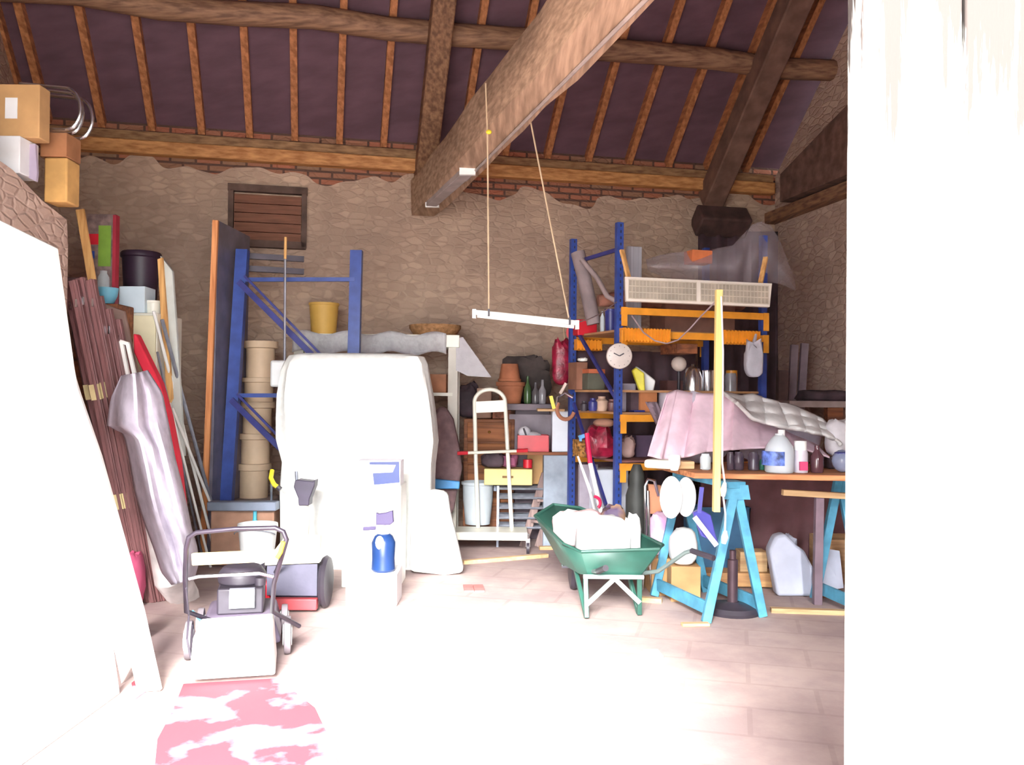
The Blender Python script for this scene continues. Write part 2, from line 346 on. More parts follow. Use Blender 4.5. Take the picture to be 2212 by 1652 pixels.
# hatch in the back wall
h = MB(); c0 = WP(507, 418, 0); c1 = WP(650, 526, 0); tx0 = (c0 - W0).dot(U); tx1 = (c1 - W0).dot(U)
def wloc(t, s, z): return W0 + U * t + N * s + Vector((0, 0, z))
for i in range(5):
    z0 = lerp(c1.z, c0.z, i / 5); z1 = lerp(c1.z, c0.z, (i + 1) / 5) - .008
    h.bar(wloc(tx0, .02, (z0 + z1) / 2), wloc(tx1, .02, (z0 + z1) / 2), .05, z1 - z0)
wi = struct('window_1', h, M('hatch_boards', (128, 84, 66), .8, 0, .12, 4, (1, 1, 9)))
fr = MB(); 
for (ta, za, tb_, zb) in ((tx0 - .06, c0.z + .05, tx1 + .06, c0.z + .05), (tx0 - .05, c1.z - .03, tx1 + .05, c1.z - .03)): fr.bar(wloc(ta, .03, za), wloc(tb_, .03, zb), .10, .07)
for t_ in (tx0 - .03, tx1 + .03): fr.bar(wloc(t_, .03, c1.z - .05), wloc(t_, .03, c0.z + .03), .10, .05, up=U)
put('window_frame', fr, M('dark_frame', (96, 76, 68), .85, var=.2), parent=wi)
# right doorway leaf: weathered whitewashed planks
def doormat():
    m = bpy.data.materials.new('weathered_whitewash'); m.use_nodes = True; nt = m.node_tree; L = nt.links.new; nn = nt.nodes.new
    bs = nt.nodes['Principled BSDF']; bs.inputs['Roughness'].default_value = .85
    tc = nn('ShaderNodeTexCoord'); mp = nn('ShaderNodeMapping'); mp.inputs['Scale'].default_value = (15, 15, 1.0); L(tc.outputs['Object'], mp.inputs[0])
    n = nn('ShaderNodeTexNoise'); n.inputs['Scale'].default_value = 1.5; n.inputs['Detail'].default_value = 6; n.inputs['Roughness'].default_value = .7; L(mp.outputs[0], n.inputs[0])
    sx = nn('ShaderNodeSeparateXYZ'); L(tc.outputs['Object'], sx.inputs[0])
    # bare wood streaks spread and darken towards the top
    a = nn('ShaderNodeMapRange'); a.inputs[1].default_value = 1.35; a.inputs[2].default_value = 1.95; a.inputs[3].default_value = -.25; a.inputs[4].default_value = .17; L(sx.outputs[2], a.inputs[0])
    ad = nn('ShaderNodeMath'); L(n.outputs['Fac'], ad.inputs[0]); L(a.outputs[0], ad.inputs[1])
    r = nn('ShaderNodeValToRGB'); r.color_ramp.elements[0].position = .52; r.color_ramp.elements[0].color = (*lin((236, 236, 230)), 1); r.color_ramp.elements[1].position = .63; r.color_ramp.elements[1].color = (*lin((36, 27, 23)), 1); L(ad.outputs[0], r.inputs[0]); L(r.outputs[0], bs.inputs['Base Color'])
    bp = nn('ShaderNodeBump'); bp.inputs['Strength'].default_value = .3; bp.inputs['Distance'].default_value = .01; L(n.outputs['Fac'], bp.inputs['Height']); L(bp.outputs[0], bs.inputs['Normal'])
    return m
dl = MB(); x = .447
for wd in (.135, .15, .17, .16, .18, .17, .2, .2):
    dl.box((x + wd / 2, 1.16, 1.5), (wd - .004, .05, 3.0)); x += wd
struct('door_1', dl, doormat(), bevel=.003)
# ================================================================ LEFT SIDE
# white door leaf leaning by the partition, far edge visible
def board4(a, b, c, d, t): return MB().prism([a, b, c, d], t)
solo('white_door_leaf', 'large plain white door leaf standing against the left partition wall', 'door panel',
     board4(Vector((-1.79, 4.07, 0)), Vector((-2.0, 3.86, 2.02)), Vector((-2.0, 2.2, 2.16)), Vector((-1.83, 2.2, 0)), (-.05, 0, 0)), white, bevel=.006)
solo('white_board', 'white board with a sloping top, tallest at the far left behind the door leaf', 'board',
     board4(Vector((-2.42, 3.9, 0)), Vector((-2.45, 4.3, 2.05)), Vector((-2.45, 3.4, 2.75)), Vector((-2.42, 2.8, 0)), (-.03, 0, 0)), wplas, bevel=.004)
def wplk(pts, ya, yb, th):
    return MB().prism([Vector((P(x, y, d).x, d, max(0.004, P(x, y, d).z))) for (x, y) in pts for d in [lerp(ya, yb, (y - 700) / 800)]], (0, th, 0))
solo('white_plank', 'long narrow white plank leaning beside the dark brown planks', 'plank', wplk([(138, 740), (152, 790), (170, 850), (216, 985), (262, 1150), (308, 1320), (346, 1492), (296, 1500), (258, 1330), (228, 1190), (140, 1000), (120, 800)], 4.75, 4.08, .03), white, bevel=.004)
solo('white_batten', 'slim white batten between the white door leaf and the white plank', 'batten', wplk([(100, 640), (138, 700), (190, 960), (240, 1180), (262, 1300), (282, 1440), (262, 1500), (242, 1380), (222, 1250), (120, 1000)], 4.85, 4.2, .02), white)
solo('folded_sack', 'pink and lilac cloth peeking out at the foot of the white plank', 'cloth', MB().bag(F(258, 1330) + Vector((0, .2, 0)), (.1, .22, .34), 4), M('pink_rag', (208, 92, 130), .9, var=.1))
solo('grey_rubber_boot', 'small grey lump on the floor behind the white door leaf', 'boot', MB().bag(F(285, 1400) + Vector((-.06, .1, 0)), (.14, .2, .2), 9), M('grey_rubber', (140, 136, 150), .7))
# stacked dark brown planks with straps
tops = [(147, 612, 0), (160, 605, 0), (176, 600, .03), (196, 604, .0), (212, 640, .05), (232, 668, .05), (252, 690, .09)]
bots = [(290, 1286), (302, 1300), (316, 1300), (330, 1300), (343, 1298), (354, 1296), (365, 1292)]
slt = []
for i, ((tx, ty, dd_), (qx, qy)) in enumerate(zip(tops, bots)):
    b_ = F(qx, qy); t_ = P(tx, ty, b_.y - .28 + dd_)
    nm = ['leftmost', 'second from the left', 'third from the left', 'middle one', 'third from the right', 'second from the right', 'rightmost, shortest'][i]
    m = MB(); u_ = (t_ - b_).normalized(); s_ = u_.cross(Vector((0, 1, 0))).normalized()
    m.bar(b_, t_, .058, .04, up=(0, 1, 0)); m.bar(b_ - s_ * .012 - Vector((0, .025, 0)), t_ - s_ * .012 - Vector((0, .025, 0)), .02, .014, up=(0, 1, 0))
    parts = [('slat', m, brownv, {'bevel': .004})]
    if i < 3:
        for f_ in (.30, .64):
            c_ = lerp(b_, t_, f_); parts.append(('strap', MB().bar(c_, c_ + u_ * .1, .064, .056, up=(0, 1, 0)), M('cream_tape', (206, 188, 140), .6)))
    cp = lerp(b_, t_, .93) - Vector((0, .034, 0)); parts.append(('clip', MB().box(cp, (.012, .01, .05)), chrome))
    T('brown_plank', f'long dark brown plank leaning by the partition wall, {nm} of the seven', 'plank', parts, 'dark brown planks leaning on the left')
solo('brown_board', 'brown board with rounded top corners behind the leaning brown planks', 'board', poly([(140, 598), (186, 600), (200, 622), (214, 690), (236, 760), (330, 1180), (250, 1180), (150, 700)], 6.02, .03), M('brown_panel', (112, 84, 84), .5, var=.12), bevel=.006)
solo('taupe_board', 'taupe board beside the cream cabinet, above the white frame', 'board', poly([(222, 655), (268, 672), (330, 960), (345, 1140), (300, 1140), (232, 800)], 6.1, .03), M('taupe_panel', (150, 122, 112), .6), bevel=.005)
# lilac-grey dust sheet over a leaning thing
def sheet(u, v):
    L_ = [(262, 812), (240, 860), (232, 918), (268, 935), (280, 990), (292, 1060), (310, 1120), (332, 1180), (350, 1235), (372, 1262)]
    R_ = [(318, 800), (350, 850), (364, 920), (376, 985), (390, 1040), (402, 1090), (412, 1140), (424, 1180), (428, 1215), (418, 1252)]
    k = v * 9; i = min(8, int(k)); f = k - i
    x = lerp(lerp(L_[i][0], L_[i + 1][0], f), lerp(R_[i][0], R_[i + 1][0], f), u); y = lerp(lerp(L_[i][1], L_[i + 1][1], f), lerp(R_[i][1], R_[i + 1][1], f), u)
    D = 5.35 - .28 * math.sin(math.pi * u) + .12 * v + .045 * math.sin(u * 11 + v * 3) + .02 * math.sin(u * 23 - v * 5)
    return P(x, y, D)
solo('dust_sheet', 'long lilac-grey cloth draped over something leaning on the left', 'cloth', MB().surf(sheet, 22, 40), greyc, thick=.012)
solo('cloth_wrapped_roll', 'pale roll standing under the long lilac-grey cloth', 'roll', MB().tube([F(398, 1290), P(372, 1250, 5.62), P(290, 830, 5.5)], [.1, .11, .07], 12), M('pale_roll', (214, 208, 206), .8))
solo('white_frame', 'narrow white rectangular frame sticking up above the lilac-grey cloth', 'frame',
     MB().bar(P(262, 736, 5.7), P(284, 850, 5.75), .022, .02).bar(P(276, 742, 5.7), P(300, 850, 5.75), .022, .02).bar(P(260, 737, 5.7), P(278, 743, 5.7), .022, .022), white)  # plain white frame, open at the bottom
solo('red_parasol', 'folded red parasol leaning behind the lilac-grey cloth', 'parasol', MB().prism([P(287, 720, 5.95), P(293, 722, 5.95), P(345, 828, 5.95), P(365, 900, 5.95), P(384, 1000, 5.95), P(398, 1120, 5.95), P(372, 1120, 5.95), P(320, 830, 5.95), P(288, 760, 5.95)], (0, .09, 0)), M('red_fabric', (214, 40, 62), .8, var=.08), bevel=.02)
poles = [((332, 672), (470, 1215), .012, 'white', white), ((350, 690), (488, 1205), .014, 'grey', steel), ((366, 870), (455, 1225), .010, 'white', white), ((372, 880), (500, 1200), .011, 'white', white), ((340, 760), (440, 1215), .009, 'grey', steel)]
lab = ['white pole of the leaning bundle reaching highest, left of the grey one', 'thick grey pole of the leaning bundle by the cream cabinet', 'white pole of the leaning bundle with its top at the red parasol', 'rightmost white pole of the leaning bundle', 'thin grey pole of the leaning bundle, nearest to the lilac-grey cloth']
for (a_, b_, r_, c_, m_), l_ in zip(poles, lab):
    q = F(*b_); solo('leaning_pole', l_, 'pole', MB().tube([q, P(a_[0], a_[1], 6.52)], r_, 8), m_, group='poles leaning on the left')
solo('pale_board', 'tall pale grey board with a brown edge leaning on the cream cabinet', 'board', poly([(346, 552), (372, 585), (384, 760), (398, 985), (372, 985), (356, 700)], 6.7, .04, ), M('pale_grey_board', (196, 200, 194), .5, var=.06), bevel=.004)
solo('brown_lath', 'brown wooden lath between the pale board and the black bin', 'lath', poly([(340, 560), (350, 556), (360, 690), (372, 860), (362, 880), (348, 690)], 6.66, .03), pine)
# cream cabinet with things on top
cz = Z(300, 675, 6.6)
T('cream_cabinet', 'tall cream cabinet behind the leaning poles', 'cabinet', [
    ('body', bx(258, 675, 340, 1100, 6.6, .5, 0), cream, {'bevel': .01}), ('door', bx(262, 681, 336, 1090, 6.575, .02, .08), M('cream_door', (228, 220, 186), .5, var=.04), {'bevel': .004, 'subs': [('handle', bx(266, 850, 269, 880, 6.55, .02), chrome)]})])
solo('white_box', 'white cube-shaped box on top of the cream cabinet', 'box', bx(257, 618, 313, 672, 6.62, .2, cz + .002), M('white_blue_card', (206, 222, 232), .6, var=.03), bevel=.004)
binp = [(.12, 0), (.135, .12), (.15, .3), (.155, .31), (.155, .33), (.14, .33)]
def lathepx(cx, y0, y1, D, w_, prof, zb=None, n=22, mb=None, dy=0):
    """profile in units of (half width, height) placed between two pixel rows"""
    a = P(cx, y0, D); b = P(cx, y1, D); zb = b.z if zb is None else zb; H = a.z - zb; R = w_ / 2 / FPX * D
    return (mb or MB()).lathe((a.x, D + R * dy, zb), [(r * R, z * H) for r, z in prof], n)
solo('black_bin', 'black waste bin standing on the cream cabinet behind the white box', 'bin', lathepx(305, 545, 672, 6.95, 84, [(.75, 0), (.92, .9), (1, .92), (1, .97), (.93, 1), (.85, .96), (.7, .1)], cz + .002), M('aubergine_plastic', (50, 32, 50), .5))
solo('cream_tub', 'small cream tub beside the white box on the cream cabinet', 'tub', lathepx(331, 650, 672, 6.72, 34, [(.9, 0), (1, .8), (1.05, .82), (1.05, 1), (0, 1)], cz + .002), cream)
# shelf block with the bowl, picture and bottle
sz = Z(230, 655, 6.35)
solo('brown_crate_stack', 'tall brown chest behind the leaning planks, holding the sky-blue bowl', 'chest', bx(160, 655, 254, 1100, 6.3, .28, 0), brownw, bevel=.01)
solo('blue_bowl', 'sky-blue plastic bowl with a grey rim on the brown chest', 'bowl', lathepx(231, 622, 655, 6.4, 48, [(.6, 0), (.9, .5), (1, 1), (.92, 1), (.5, .15), (0, .12)], sz + .002), M('pale_blue_plastic', (110, 176, 200), .5))
gz = sz + .002
T('framed_board', 'board game box with a green label and red edge standing above the blue bowl', 'box', [
    ('box', bx(188, 462, 250, 652, 6.5, .05, gz), M('grey_print', (130, 108, 104), .6, var=.2, scale=20), {'bevel': .004}),
    ('green_label', bx(213, 487, 240, 575, 6.494, .004), M('green_label', (124, 162, 60), .6), {'label': 'bright green label with a pale border'}),
    ('red_edge', bx(244, 464, 251, 650, 6.49, .06, gz), M('red_edge', (168, 44, 62), .6)), ('red_patch', bx(190, 505, 213, 528, 6.494, .004), red), ('blue_patch', bx(194, 542, 204, 558, 6.494, .004), blue)])
solo('glass_jar', 'small clear jar standing in front of the green label', 'jar', lathepx(224, 585, 625, 6.4, 26, [(.9, 0), (1, .1), (1, .75), (.6, .9), (.6, 1)], sz + .05), glassm)
solo('pine_lath', 'bright pine lath leaning upright beside the partition wall end', 'lath', MB().bar(Vector(P(205, 640, 6.05)), P(173, 452, 6.0), .055, .02), pine, bevel=.002)
# on top of the partition wall
WT = 2.63
zt = Z(0, 309, 5.05); zq = Z(0, 192, 5.05)
solo('cardboard_box', 'tan cardboard box with a white label, on the white carton atop the partition wall', 'box', MB().box((-2.95, 5.11, (zt + .003 + zq) / 2), (.42, .12, zq - zt - .003)), card, bevel=.006)
solo('paper_label', 'square white label stuck on the tan cardboard box', 'label', MB().box((-2.90, 5.047, lerp(zt, zq, .55)), (.07, .004, .12)), cardw)
T('white_carton', 'white carton with a lilac side under the tan box on the partition wall', 'box', [
    ('carton', MB().box((-2.96, 5.1, (WT + zt) / 2), (.28, .2, zt - WT)), cardw, {'bevel': .005}),
    ('lilac_side', MB().prism([P(76, 311, 5.1), P(80, 372, 5.1), P(78, 392, 5.1), P(44, 375, 5.1), P(44, 311, 5.1)], (0, .02, 0)), lilac, {'label': 'lilac printed side of the carton'})])
solo('tan_carton', 'upright tan carton at the far end of the partition wall top', 'box', MB().box((P(126, 0, 5.3).x, 5.38, (2.53 + 2.80) / 2), (.14, .16, .27)), M('tan_card', (206, 160, 96), .85), bevel=.01)
solo('brown_carton', 'brown cardboard carton on top of the upright tan carton', 'box', MB().box((P(122, 0, 5.3).x, 5.38, (2.803 + 2.95) / 2), (.16, .18, .146)), M('brown_card', (160, 108, 72), .85), bevel=.005)
for i, (dx, dy, l_) in enumerate(((0, 0, 'nearest'), (-.05, .16, 'middle'), (-.03, .34, 'farthest'))):
    c_ = Vector((-2.76 + dx * .6, 5.27 + dy * .55, 3.085)); pts = []
    L0 = -.22
    for q in range(13):
        an = math.pi / 2 - math.pi * q / 12; pts.append(c_ + Vector((.06 + .09 * math.cos(an), 0, .125 * math.sin(an) * 1.0)))
    pts = [c_ + Vector((L0, 0, .15))] + pts + [c_ + Vector((L0, 0, -.125))]
    solo('chrome_tube_frame', f'bent chrome tube frame sticking out past the boxes, {l_} of the three', 'tube frame', MB().tube(pts, .011, 8), chrome, group='chrome tube frames on the partition')
# ================================================================ LEFT BACK: rack, reels, panel
solo('tall_panel', 'tall dark grey panel with an orange wooden front edge left of the blue frame', 'panel',
     MB().prism([P(462, 476, 7.3), P(472, 476, 7.3), Vector(F(455, 1206)), Vector(F(436, 1206))], (.04, .75, 0)), M('dark_grey_panel', (112, 108, 122), .45, .2), bevel=.003)
ed = MB().bar(lerp(P(462, 476, 7.27), P(470, 476, 7.27), .5), F(441, 1206) + Vector((0, -.03, 0)), .045, .03); solo('orange_edge_lath', 'orange-tan lath along the front edge of the tall dark panel', 'lath', ed, wood('warm_pine', (226, 158, 104), (190, 118, 70), 'z'))
pb = [F(480, 1199), F(752, 1199)]; pt = [P(522, 538, 7.62), P(769, 540, 7.62)]
pb[1] = Vector((P(752, 1199, pb[0].y).x, pb[0].y, 0))
def rpost(b_, t_):
    m = MB(); u_ = (t_ - b_).normalized(); x_ = Vector((1, 0, 0))
    m.bar(b_, t_, .10, .012, up=(0, 1, 0)); 
    for s_ in (-.045, .045): m.bar(b_ + x_ * s_ + Vector((0, .035, 0)), t_ + x_ * s_ + Vector((0, .035, 0)), .012, .07, up=(0, 1, 0))
    return m
def onp(i, y): # point on post i at pixel row y
    a_, b_ = pb[i], pt[i]; z_ = Z(0, y + (8 if i == 0 else 5), 7.55); f = (z_ - a_.z) / (b_.z - a_.z); return lerp(a_, b_, f)
br = []
rk = [('post', rpost(pb[0], pt[0]), blue), ('post', rpost(pb[1], pt[1]), blue)]
for y in (600, 852, 1118): rk.append(('cross_brace', MB().bar(onp(0, y), onp(1, y), .035, .035), blue))
for y, y2 in ((600, 850), (856, 1110)): rk.append(('diagonal_brace', MB().bar(onp(0, y + 5) - Vector((0, .03, 0)), onp(1, y2) - Vector((0, .03, 0)), .018, .05).bar(onp(0, y + 5) + Vector((.05, -.03, .05)), onp(1, y2) + Vector((.0, -.03, .07)), .018, .02), bluedk))
for i in (0, 1): rk.append(('foot_plate', MB().box(pb[i] + Vector((0, .03, .004)), (.14, .12, .008)), bluedk))
T('blue_rack_frame', 'blue steel rack upright frame leaning left of the white draped shape', 'rack frame', rk)
for y, l_ in ((556, 'upper'), (583, 'lower')):
    solo('dark_rail', f'{l_} of two dark grey rails running behind the blue frame top', 'rail', MB().bar(P(484, y - 6, 7.75), P(656, y + 4, 8.0), .05, .05), M('dark_rail', (84, 78, 88), .5, .3), group='dark rails on the blue frame')
T('orange_tipped_pole', 'thin grey pole with an orange tip in front of the blue frame', 'pole', [('shaft', MB().tube([F(612, 1205), P(616, 560, 7.38)], .011, 8), M('dim_steel', (150, 148, 158), .4, .5)), ('wooden_tip', MB().tube([P(616, 559, 7.38), P(617, 512, 7.38)], .012, 8), pine, {'label': 'orange wooden tip'})])
# stack of cream reels
seg = [(735, 815), (815, 866), (868, 935), (937, 1000), (1003, 1078)]
zt_ = [Z(550, a_, 7.9) for a_, b_ in seg]; zb_ = zt_[1:] + [Z(550, 1078, 7.9)]
ln = ['topmost, with a wide flat rim', 'second from the top, half height', 'middle one', 'second from the bottom', 'lowest']
reelm = M('cream_pipe', (214, 186, 154), .6, var=.06)
cx_ = P(551, 900, 7.9).x
for (za, zc, l_, q) in zip(zt_, zb_, ln, range(5)):
    H = za - zc - .002; R = .128
    solo('cream_pipe_collar', f'cream pipe collar in the stack behind the blue frame, {l_}', 'pipe collar', MB().lathe((cx_ - q * .012, 8.05, zc), [(R, 0), (R * 1.0, H * .8), (R * 1.22, H * .82), (R * 1.22, H), (R * .9, H), (R * .88, H * .1)], 26), reelm, group='stack of cream pipe collars')
solo('concrete_block', 'rough grey block under the stack of cream pipe collars', 'block', MB().box((cx_ - .05, 8.05, zb_[-1] / 2), (.42, .42, zb_[-1] - .002)), M('concrete', (150, 136, 132), .9), bevel=.01)
solo('grey_channel', 'grey steel channel lying across the foot of the blue frame', 'steel channel', MB().bar(P(452, 1092, 6.95), P(600, 1092, 6.95), .12, .07), greysteel, bevel=.008)
solo('cardboard_flat', 'flattened cardboard box under the grey steel channel', 'box', MB().box((P(530, 1100, 7.05).x, 7.07, (Z(0, 1104, 6.95) - .0) / 2), (.5, .2, Z(530, 1108, 6.95))), M('brown_box_dim', (168, 128, 106), .9), bevel=.01)
wb = F(557, 1222, 0); 
T('white_bucket', 'round white bucket on the floor behind the mower handle', 'bucket', [
    ('bucket', lathepx(557, 1130, 1215, 6.6, 84, [(.72, 0), (.95, .85), (1, .87), (1.02, .95), (1, 1), (.93, 1), (.7, .06), (0, .05)], 0, 26), wplas), ('handle', MB().tube([P(557, 1150, 6.6) + Vector((.15 * math.cos(a), -.08 - .08 * math.sin(a), .04 * math.sin(a) - .0)) for a in [math.pi * i / 12 for i in range(13)]], .004, 6), steel)])
solo('cyan_bottle', 'small cyan bottle standing on the white bucket rim area behind the mower', 'bottle', lathepx(551, 1092, 1150, 6.95, 20, [(.9, 0), (1, .1), (1, .6), (.4, .8), (.4, 1)], .0), M('cyan_plastic', (80, 190, 215), .35))
# ================================================================ white shelving unit behind, with film
shz = [1.05, .62]
tz = Z(870, 722, 8.3)
X0, X1 = P(635, 800, 8.3).x, P(992, 800, 8.3).x
parts = [('top', MB().box(((X0 + X1) / 2, 8.5, tz - .06), (X1 - X0, .42, .12)), cream, {'bevel': .005})]
for x_ in (X0 + .04, X1 - .06):
    for y_ in (8.33, 8.67): parts.append(('post', MB().box((x_, y_, (tz - .12) / 2), (.09, .05, tz - .12)), M('cream_post', (214, 208, 196), .5, var=.04)))
for z_ in (Z(0, 853, 8.3), .75, .35): parts.append(('shelf', MB().box(((X0 + X1) / 2, 8.5, z_), (X1 - X0 - .12, .4, .03)), cream))
T('white_shelving_unit', 'cream shelving unit with a deep top board behind the white draped shape', 'shelving', parts)
zz = Z(0, 853, 8.3) + .016
solo('framed_box', 'small brown and white box on the cream shelving unit', 'box', bx(925, 808, 964, 848, 8.4, .2, zz), M('orange_brown_card', (186, 128, 96), .8), bevel=.004)
solo('yellow_pot', 'yellow bucket on top of the cream shelving unit', 'bucket', lathepx(700, 655, 712, 8.45, 62, [(.85, 0), (1, .92), (1.05, .93), (1.05, 1), (.95, 1), (.8, .1), (0, .08)], tz + .001), M('mustard_plastic', (214, 170, 84), .6, var=.05))
solo('wicker_tray', 'shallow round wicker tray on the right end of the cream shelving unit', 'tray', lathepx(940, 703, 722, 8.5, 112, [(.8, 0), (1, .7), (1, 1), (.95, .9), (.75, .3), (0, .3)], tz + .001), M('wicker', (166, 122, 82), .9, var=.2, scale=30))
def film(u, v):
    x = lerp(635, 965, u); y = 722 + 38 * v
    return Vector((P(x, 700, 8.3).x, 8.27 - .02 - .03 * math.sin(u * 30) * v, tz + .008 - .19 * v + .02 * math.sin(u * 22)))
solo('plastic_film', 'crumpled clear film hanging over the front of the cream shelving', 'plastic film', MB().surf(film, 60, 6), M('crinkled_film', (220, 218, 222), .2, 0, .05, 25, bump=.8, alpha=.5), thick=.003)
tri = [(1000, 728), (1030, 770), (1062, 815), (1010, 812), (985, 800), (985, 730)]
solo('plastic_sheet', 'grey translucent sheet flaring off the right end of the cream shelving', 'plastic sheet', MB().prism([P(x, y, 8.3) for x, y in tri], (0, .012, 0)), M('grey_film', (186, 176, 184), .3, 0, .05, 12, bump=.5, alpha=.6))
# ================================================================ WHITE DRAPED SHAPE
rows = [(1236, 596, 936), (1150, 597, 936), (1060, 596, 932), (1000, 603, 934), (950, 590, 940), (900, 590, 936), (850, 592, 930), (800, 600, 922), (782, 608, 920), (766, 616, 912), (761, 640, 890), (760, 700, 830)]
vs = []; n_ = 40; Dd = 6.95; mb = MB(); fs = []
for j, (y, xa, xb) in enumerate(rows):
    a_ = P(xa, y, Dd); b_ = P(xb, y, Dd); cx, hw = (a_.x + b_.x) / 2, (b_.x - a_.x) / 2; z_ = max(0.0, a_.z); hd = .20 - (.03 if j == 9 else .07 if j == 10 else .14 if j == 11 else 0)
    if j == 0: z_ = 0.0
    for k in range(n_):
        t = 2 * math.pi * k / n_; sg = lambda q: math.copysign(abs(q) ** .42, q)
        fo = .012 * math.sin(k * 1.7 + j * .4) * (1 if 0 < j < 9 else 1.5 if j == 0 else .3)
        vs.append(Vector((cx + sg(math.cos(t)) * (hw + fo), Dd + .20 + sg(math.sin(t)) * (hd + fo), z_)))
for j in range(len(rows) - 1): fs += [(j * n_ + k, j * n_ + (k + 1) % n_, (j + 1) * n_ + (k + 1) % n_, (j + 1) * n_ + k) for k in range(n_)]
fs += [list(range(n_))[::-1], [(len(rows) - 1) * n_ + k for k in range(n_)]]
mb.add(vs, fs); solo('draped_furniture', 'tall bulky furniture under a white dust sheet in the middle', 'draped furniture', mb, wsheet)
solo('white_case', 'white boxy case poking out left of the draped furniture', 'case', bx(583, 778, 640, 836, 7.3, .2), wplas, bevel=.02)
bpy.data.objects['white_case'].location.z += 0
# things in front of it
zc = Z(0, 1242, 5.75)
solo('white_carton_box', 'white carton on the floor carrying the blue spray bottle', 'box', MB().box((P(817, 0, 5.76).x, 5.9, zc / 2), ((872 - 762) / FPX * 5.76, .28, zc)), cardw, bevel=.006)
zl = Z(0, 1052, 6.3)
solo('white_pedestal', 'white pedestal cabinet carrying the blue and white box', 'cabinet', MB().box((P(815, 0, 6.3).x, 6.48, zl / 2), (.42, .34, zl)), white, bevel=.008)
bmx = M('box_blue', (24, 46, 108), .4, var=.06)
a0, a1 = P(770, 995, 6.3), P(864, 1051, 6.3)
T('blue_white_box', 'white box with a blue panel and pale stripe on the white pedestal', 'box', [
    ('box', MB().box(((a0.x + a1.x) / 2, 6.42, (a0.z + zl) / 2), (a1.x - a0.x, .2, a0.z - zl)), M('white_gloss', (226, 222, 236), .4, var=.03), {'bevel': .004}),
    ('blue_panel', poly([(805, 1022), (848, 1020), (855, 1004), (798, 1003), (798, 998), (862, 997), (863, 1042), (808, 1047)], 6.314, .004), bmx, {'label': 'bright blue printed panel around a pale stripe'})])
sp = Z(0, 1242, 5.84); 
T('spray_bottle', 'blue spray bottle with a purple trigger on the white carton', 'spray bottle', [
    ('bottle', lathepx(829, 1150, 1242, 5.84, 52, [(.85, 0), (1, .06), (.95, .35), (1, .75), (.75, .92), (.4, 1)], zc + .001), M('spray_blue', (30, 56, 104), .3, var=.08), {'subs': [('label', MB().ell(P(820, 1172, 5.765), (.028, .006, .045)), wplas, {'label': 'white oval label'})]}),
    ('neck', lathepx(829, 1136, 1152, 5.84, 26, [(1, 0), (1, 1)]), wplas),
    ('trigger_head', poly([(812, 1107), (818, 1110), (832, 1108), (848, 1103), (850, 1128), (842, 1134), (812, 1134)], 5.81, .05).add(*[[P(784, 1138, 5.83), P(812, 1136, 5.83), P(812, 1144, 5.83), P(784, 1146, 5.83), P(784, 1138, 5.85), P(812, 1136, 5.85), P(812, 1144, 5.85), P(784, 1146, 5.85)], [(0, 1, 2, 3), (7, 6, 5, 4), (0, 4, 5, 1), (1, 5, 6, 2), (2, 6, 7, 3), (3, 7, 4, 0)]]), purple, {'bevel': .004})])
# hand held blower / vacuum style tool leaning on the sheet
gx = [(637, 1038), (642, 1036), (676, 1040), (680, 1036), (679, 1050), (668, 1078), (667, 1092), (645, 1092), (644, 1076), (634, 1052)]
T('garden_tool', 'garden tool with a dark tapered head and cream body against the dust sheet', 'garden tool', [
    ('head', poly(gx, 6.5, .12), M('dark_violet_plastic', (66, 58, 78), .45), {'bevel': .012}), ('stem', MB().tube([P(641, 1040, 6.56), P(640, 1018, 6.56)], .012), steel),
    ('body', MB().tube([P(656, 1092, 6.56), P(656, 1130, 6.5), P(652, 1180, 6.4)], [.04, .045, .04], 14), cream),
    ('lower_joint', MB().tube([P(652, 1178, 6.42), P(648, 1200, 6.4), P(640, 1222, 6.35), P(662, 1226, 6.3)], [.036, .026, .03, .03], 10), M('dark_violet_plastic')),
    ('foot', MB().tube([P(640, 1222, 6.35), F(645, 1262) ], [.02, .03], 8), black)])
T('walking_stick', 'walking stick with a yellow and black hooked handle left of the dust sheet', 'stick', [('shaft', MB().tube([P(586, 1030, 6.86), Vector((P(602, 0, 7.4).x, 7.42, .0))], .009, 6), steel), ('grip', MB().tube([P(588, 1016, 6.85), P(585, 1032, 6.8), P(592, 1046, 6.78), P(600, 1052, 6.78)], .018, 8), yellow), ('end_tip', MB().tube([P(599, 1051, 6.78), P(606, 1057, 6.78)], .02, 8), black)])
# white sack right of the sheet, with coat above
wsb = [(884, 1070), (935, 1061), (965, 1066), (971, 1110), (985, 1165), (1002, 1238), (960, 1244), (884, 1236)]
bd = F(950, 1244).y
m = MB(); m.prism([Vector((P(x, y, bd).x, bd + .06 * (1244 - y) / 180, max(0, P(x, y, bd).z))) for x, y in wsb], (0, .14, 0)); solo('white_sack', 'large white sack slumped on the floor at the right of the dust sheet', 'sack', m, wsheet, bevel=.035)
solo('red_tag', 'small pink-red tag on the front of the large white sack', 'tag', poly([(914, 1147), (935, 1160), (914, 1162)], bd + .05, .01), M('faded_red', (220, 90, 110), .8))
coat = [(938, 890), (948, 878), (962, 880), (978, 905), (990, 960), (998, 1010), (990, 1048), (936, 1045), (930, 985), (934, 930)]
T('brown_coat', 'brown coat hanging from the cream shelving unit', 'coat', [('cloth', poly(coat, 8.0, .16), brownc, {'bevel': .04}), ('hem', poly([(940, 1050), (988, 1052), (980, 1100), (962, 1135), (944, 1105)], 8.02, .12), brownc, {'bevel': .03})])
solo('blue_belt', 'bright blue plastic strap band around the bottom of the brown coat', 'strap', poly([(933, 1034), (993, 1040), (992, 1056), (936, 1056)], 7.93, .05), skyb, bevel=.008)
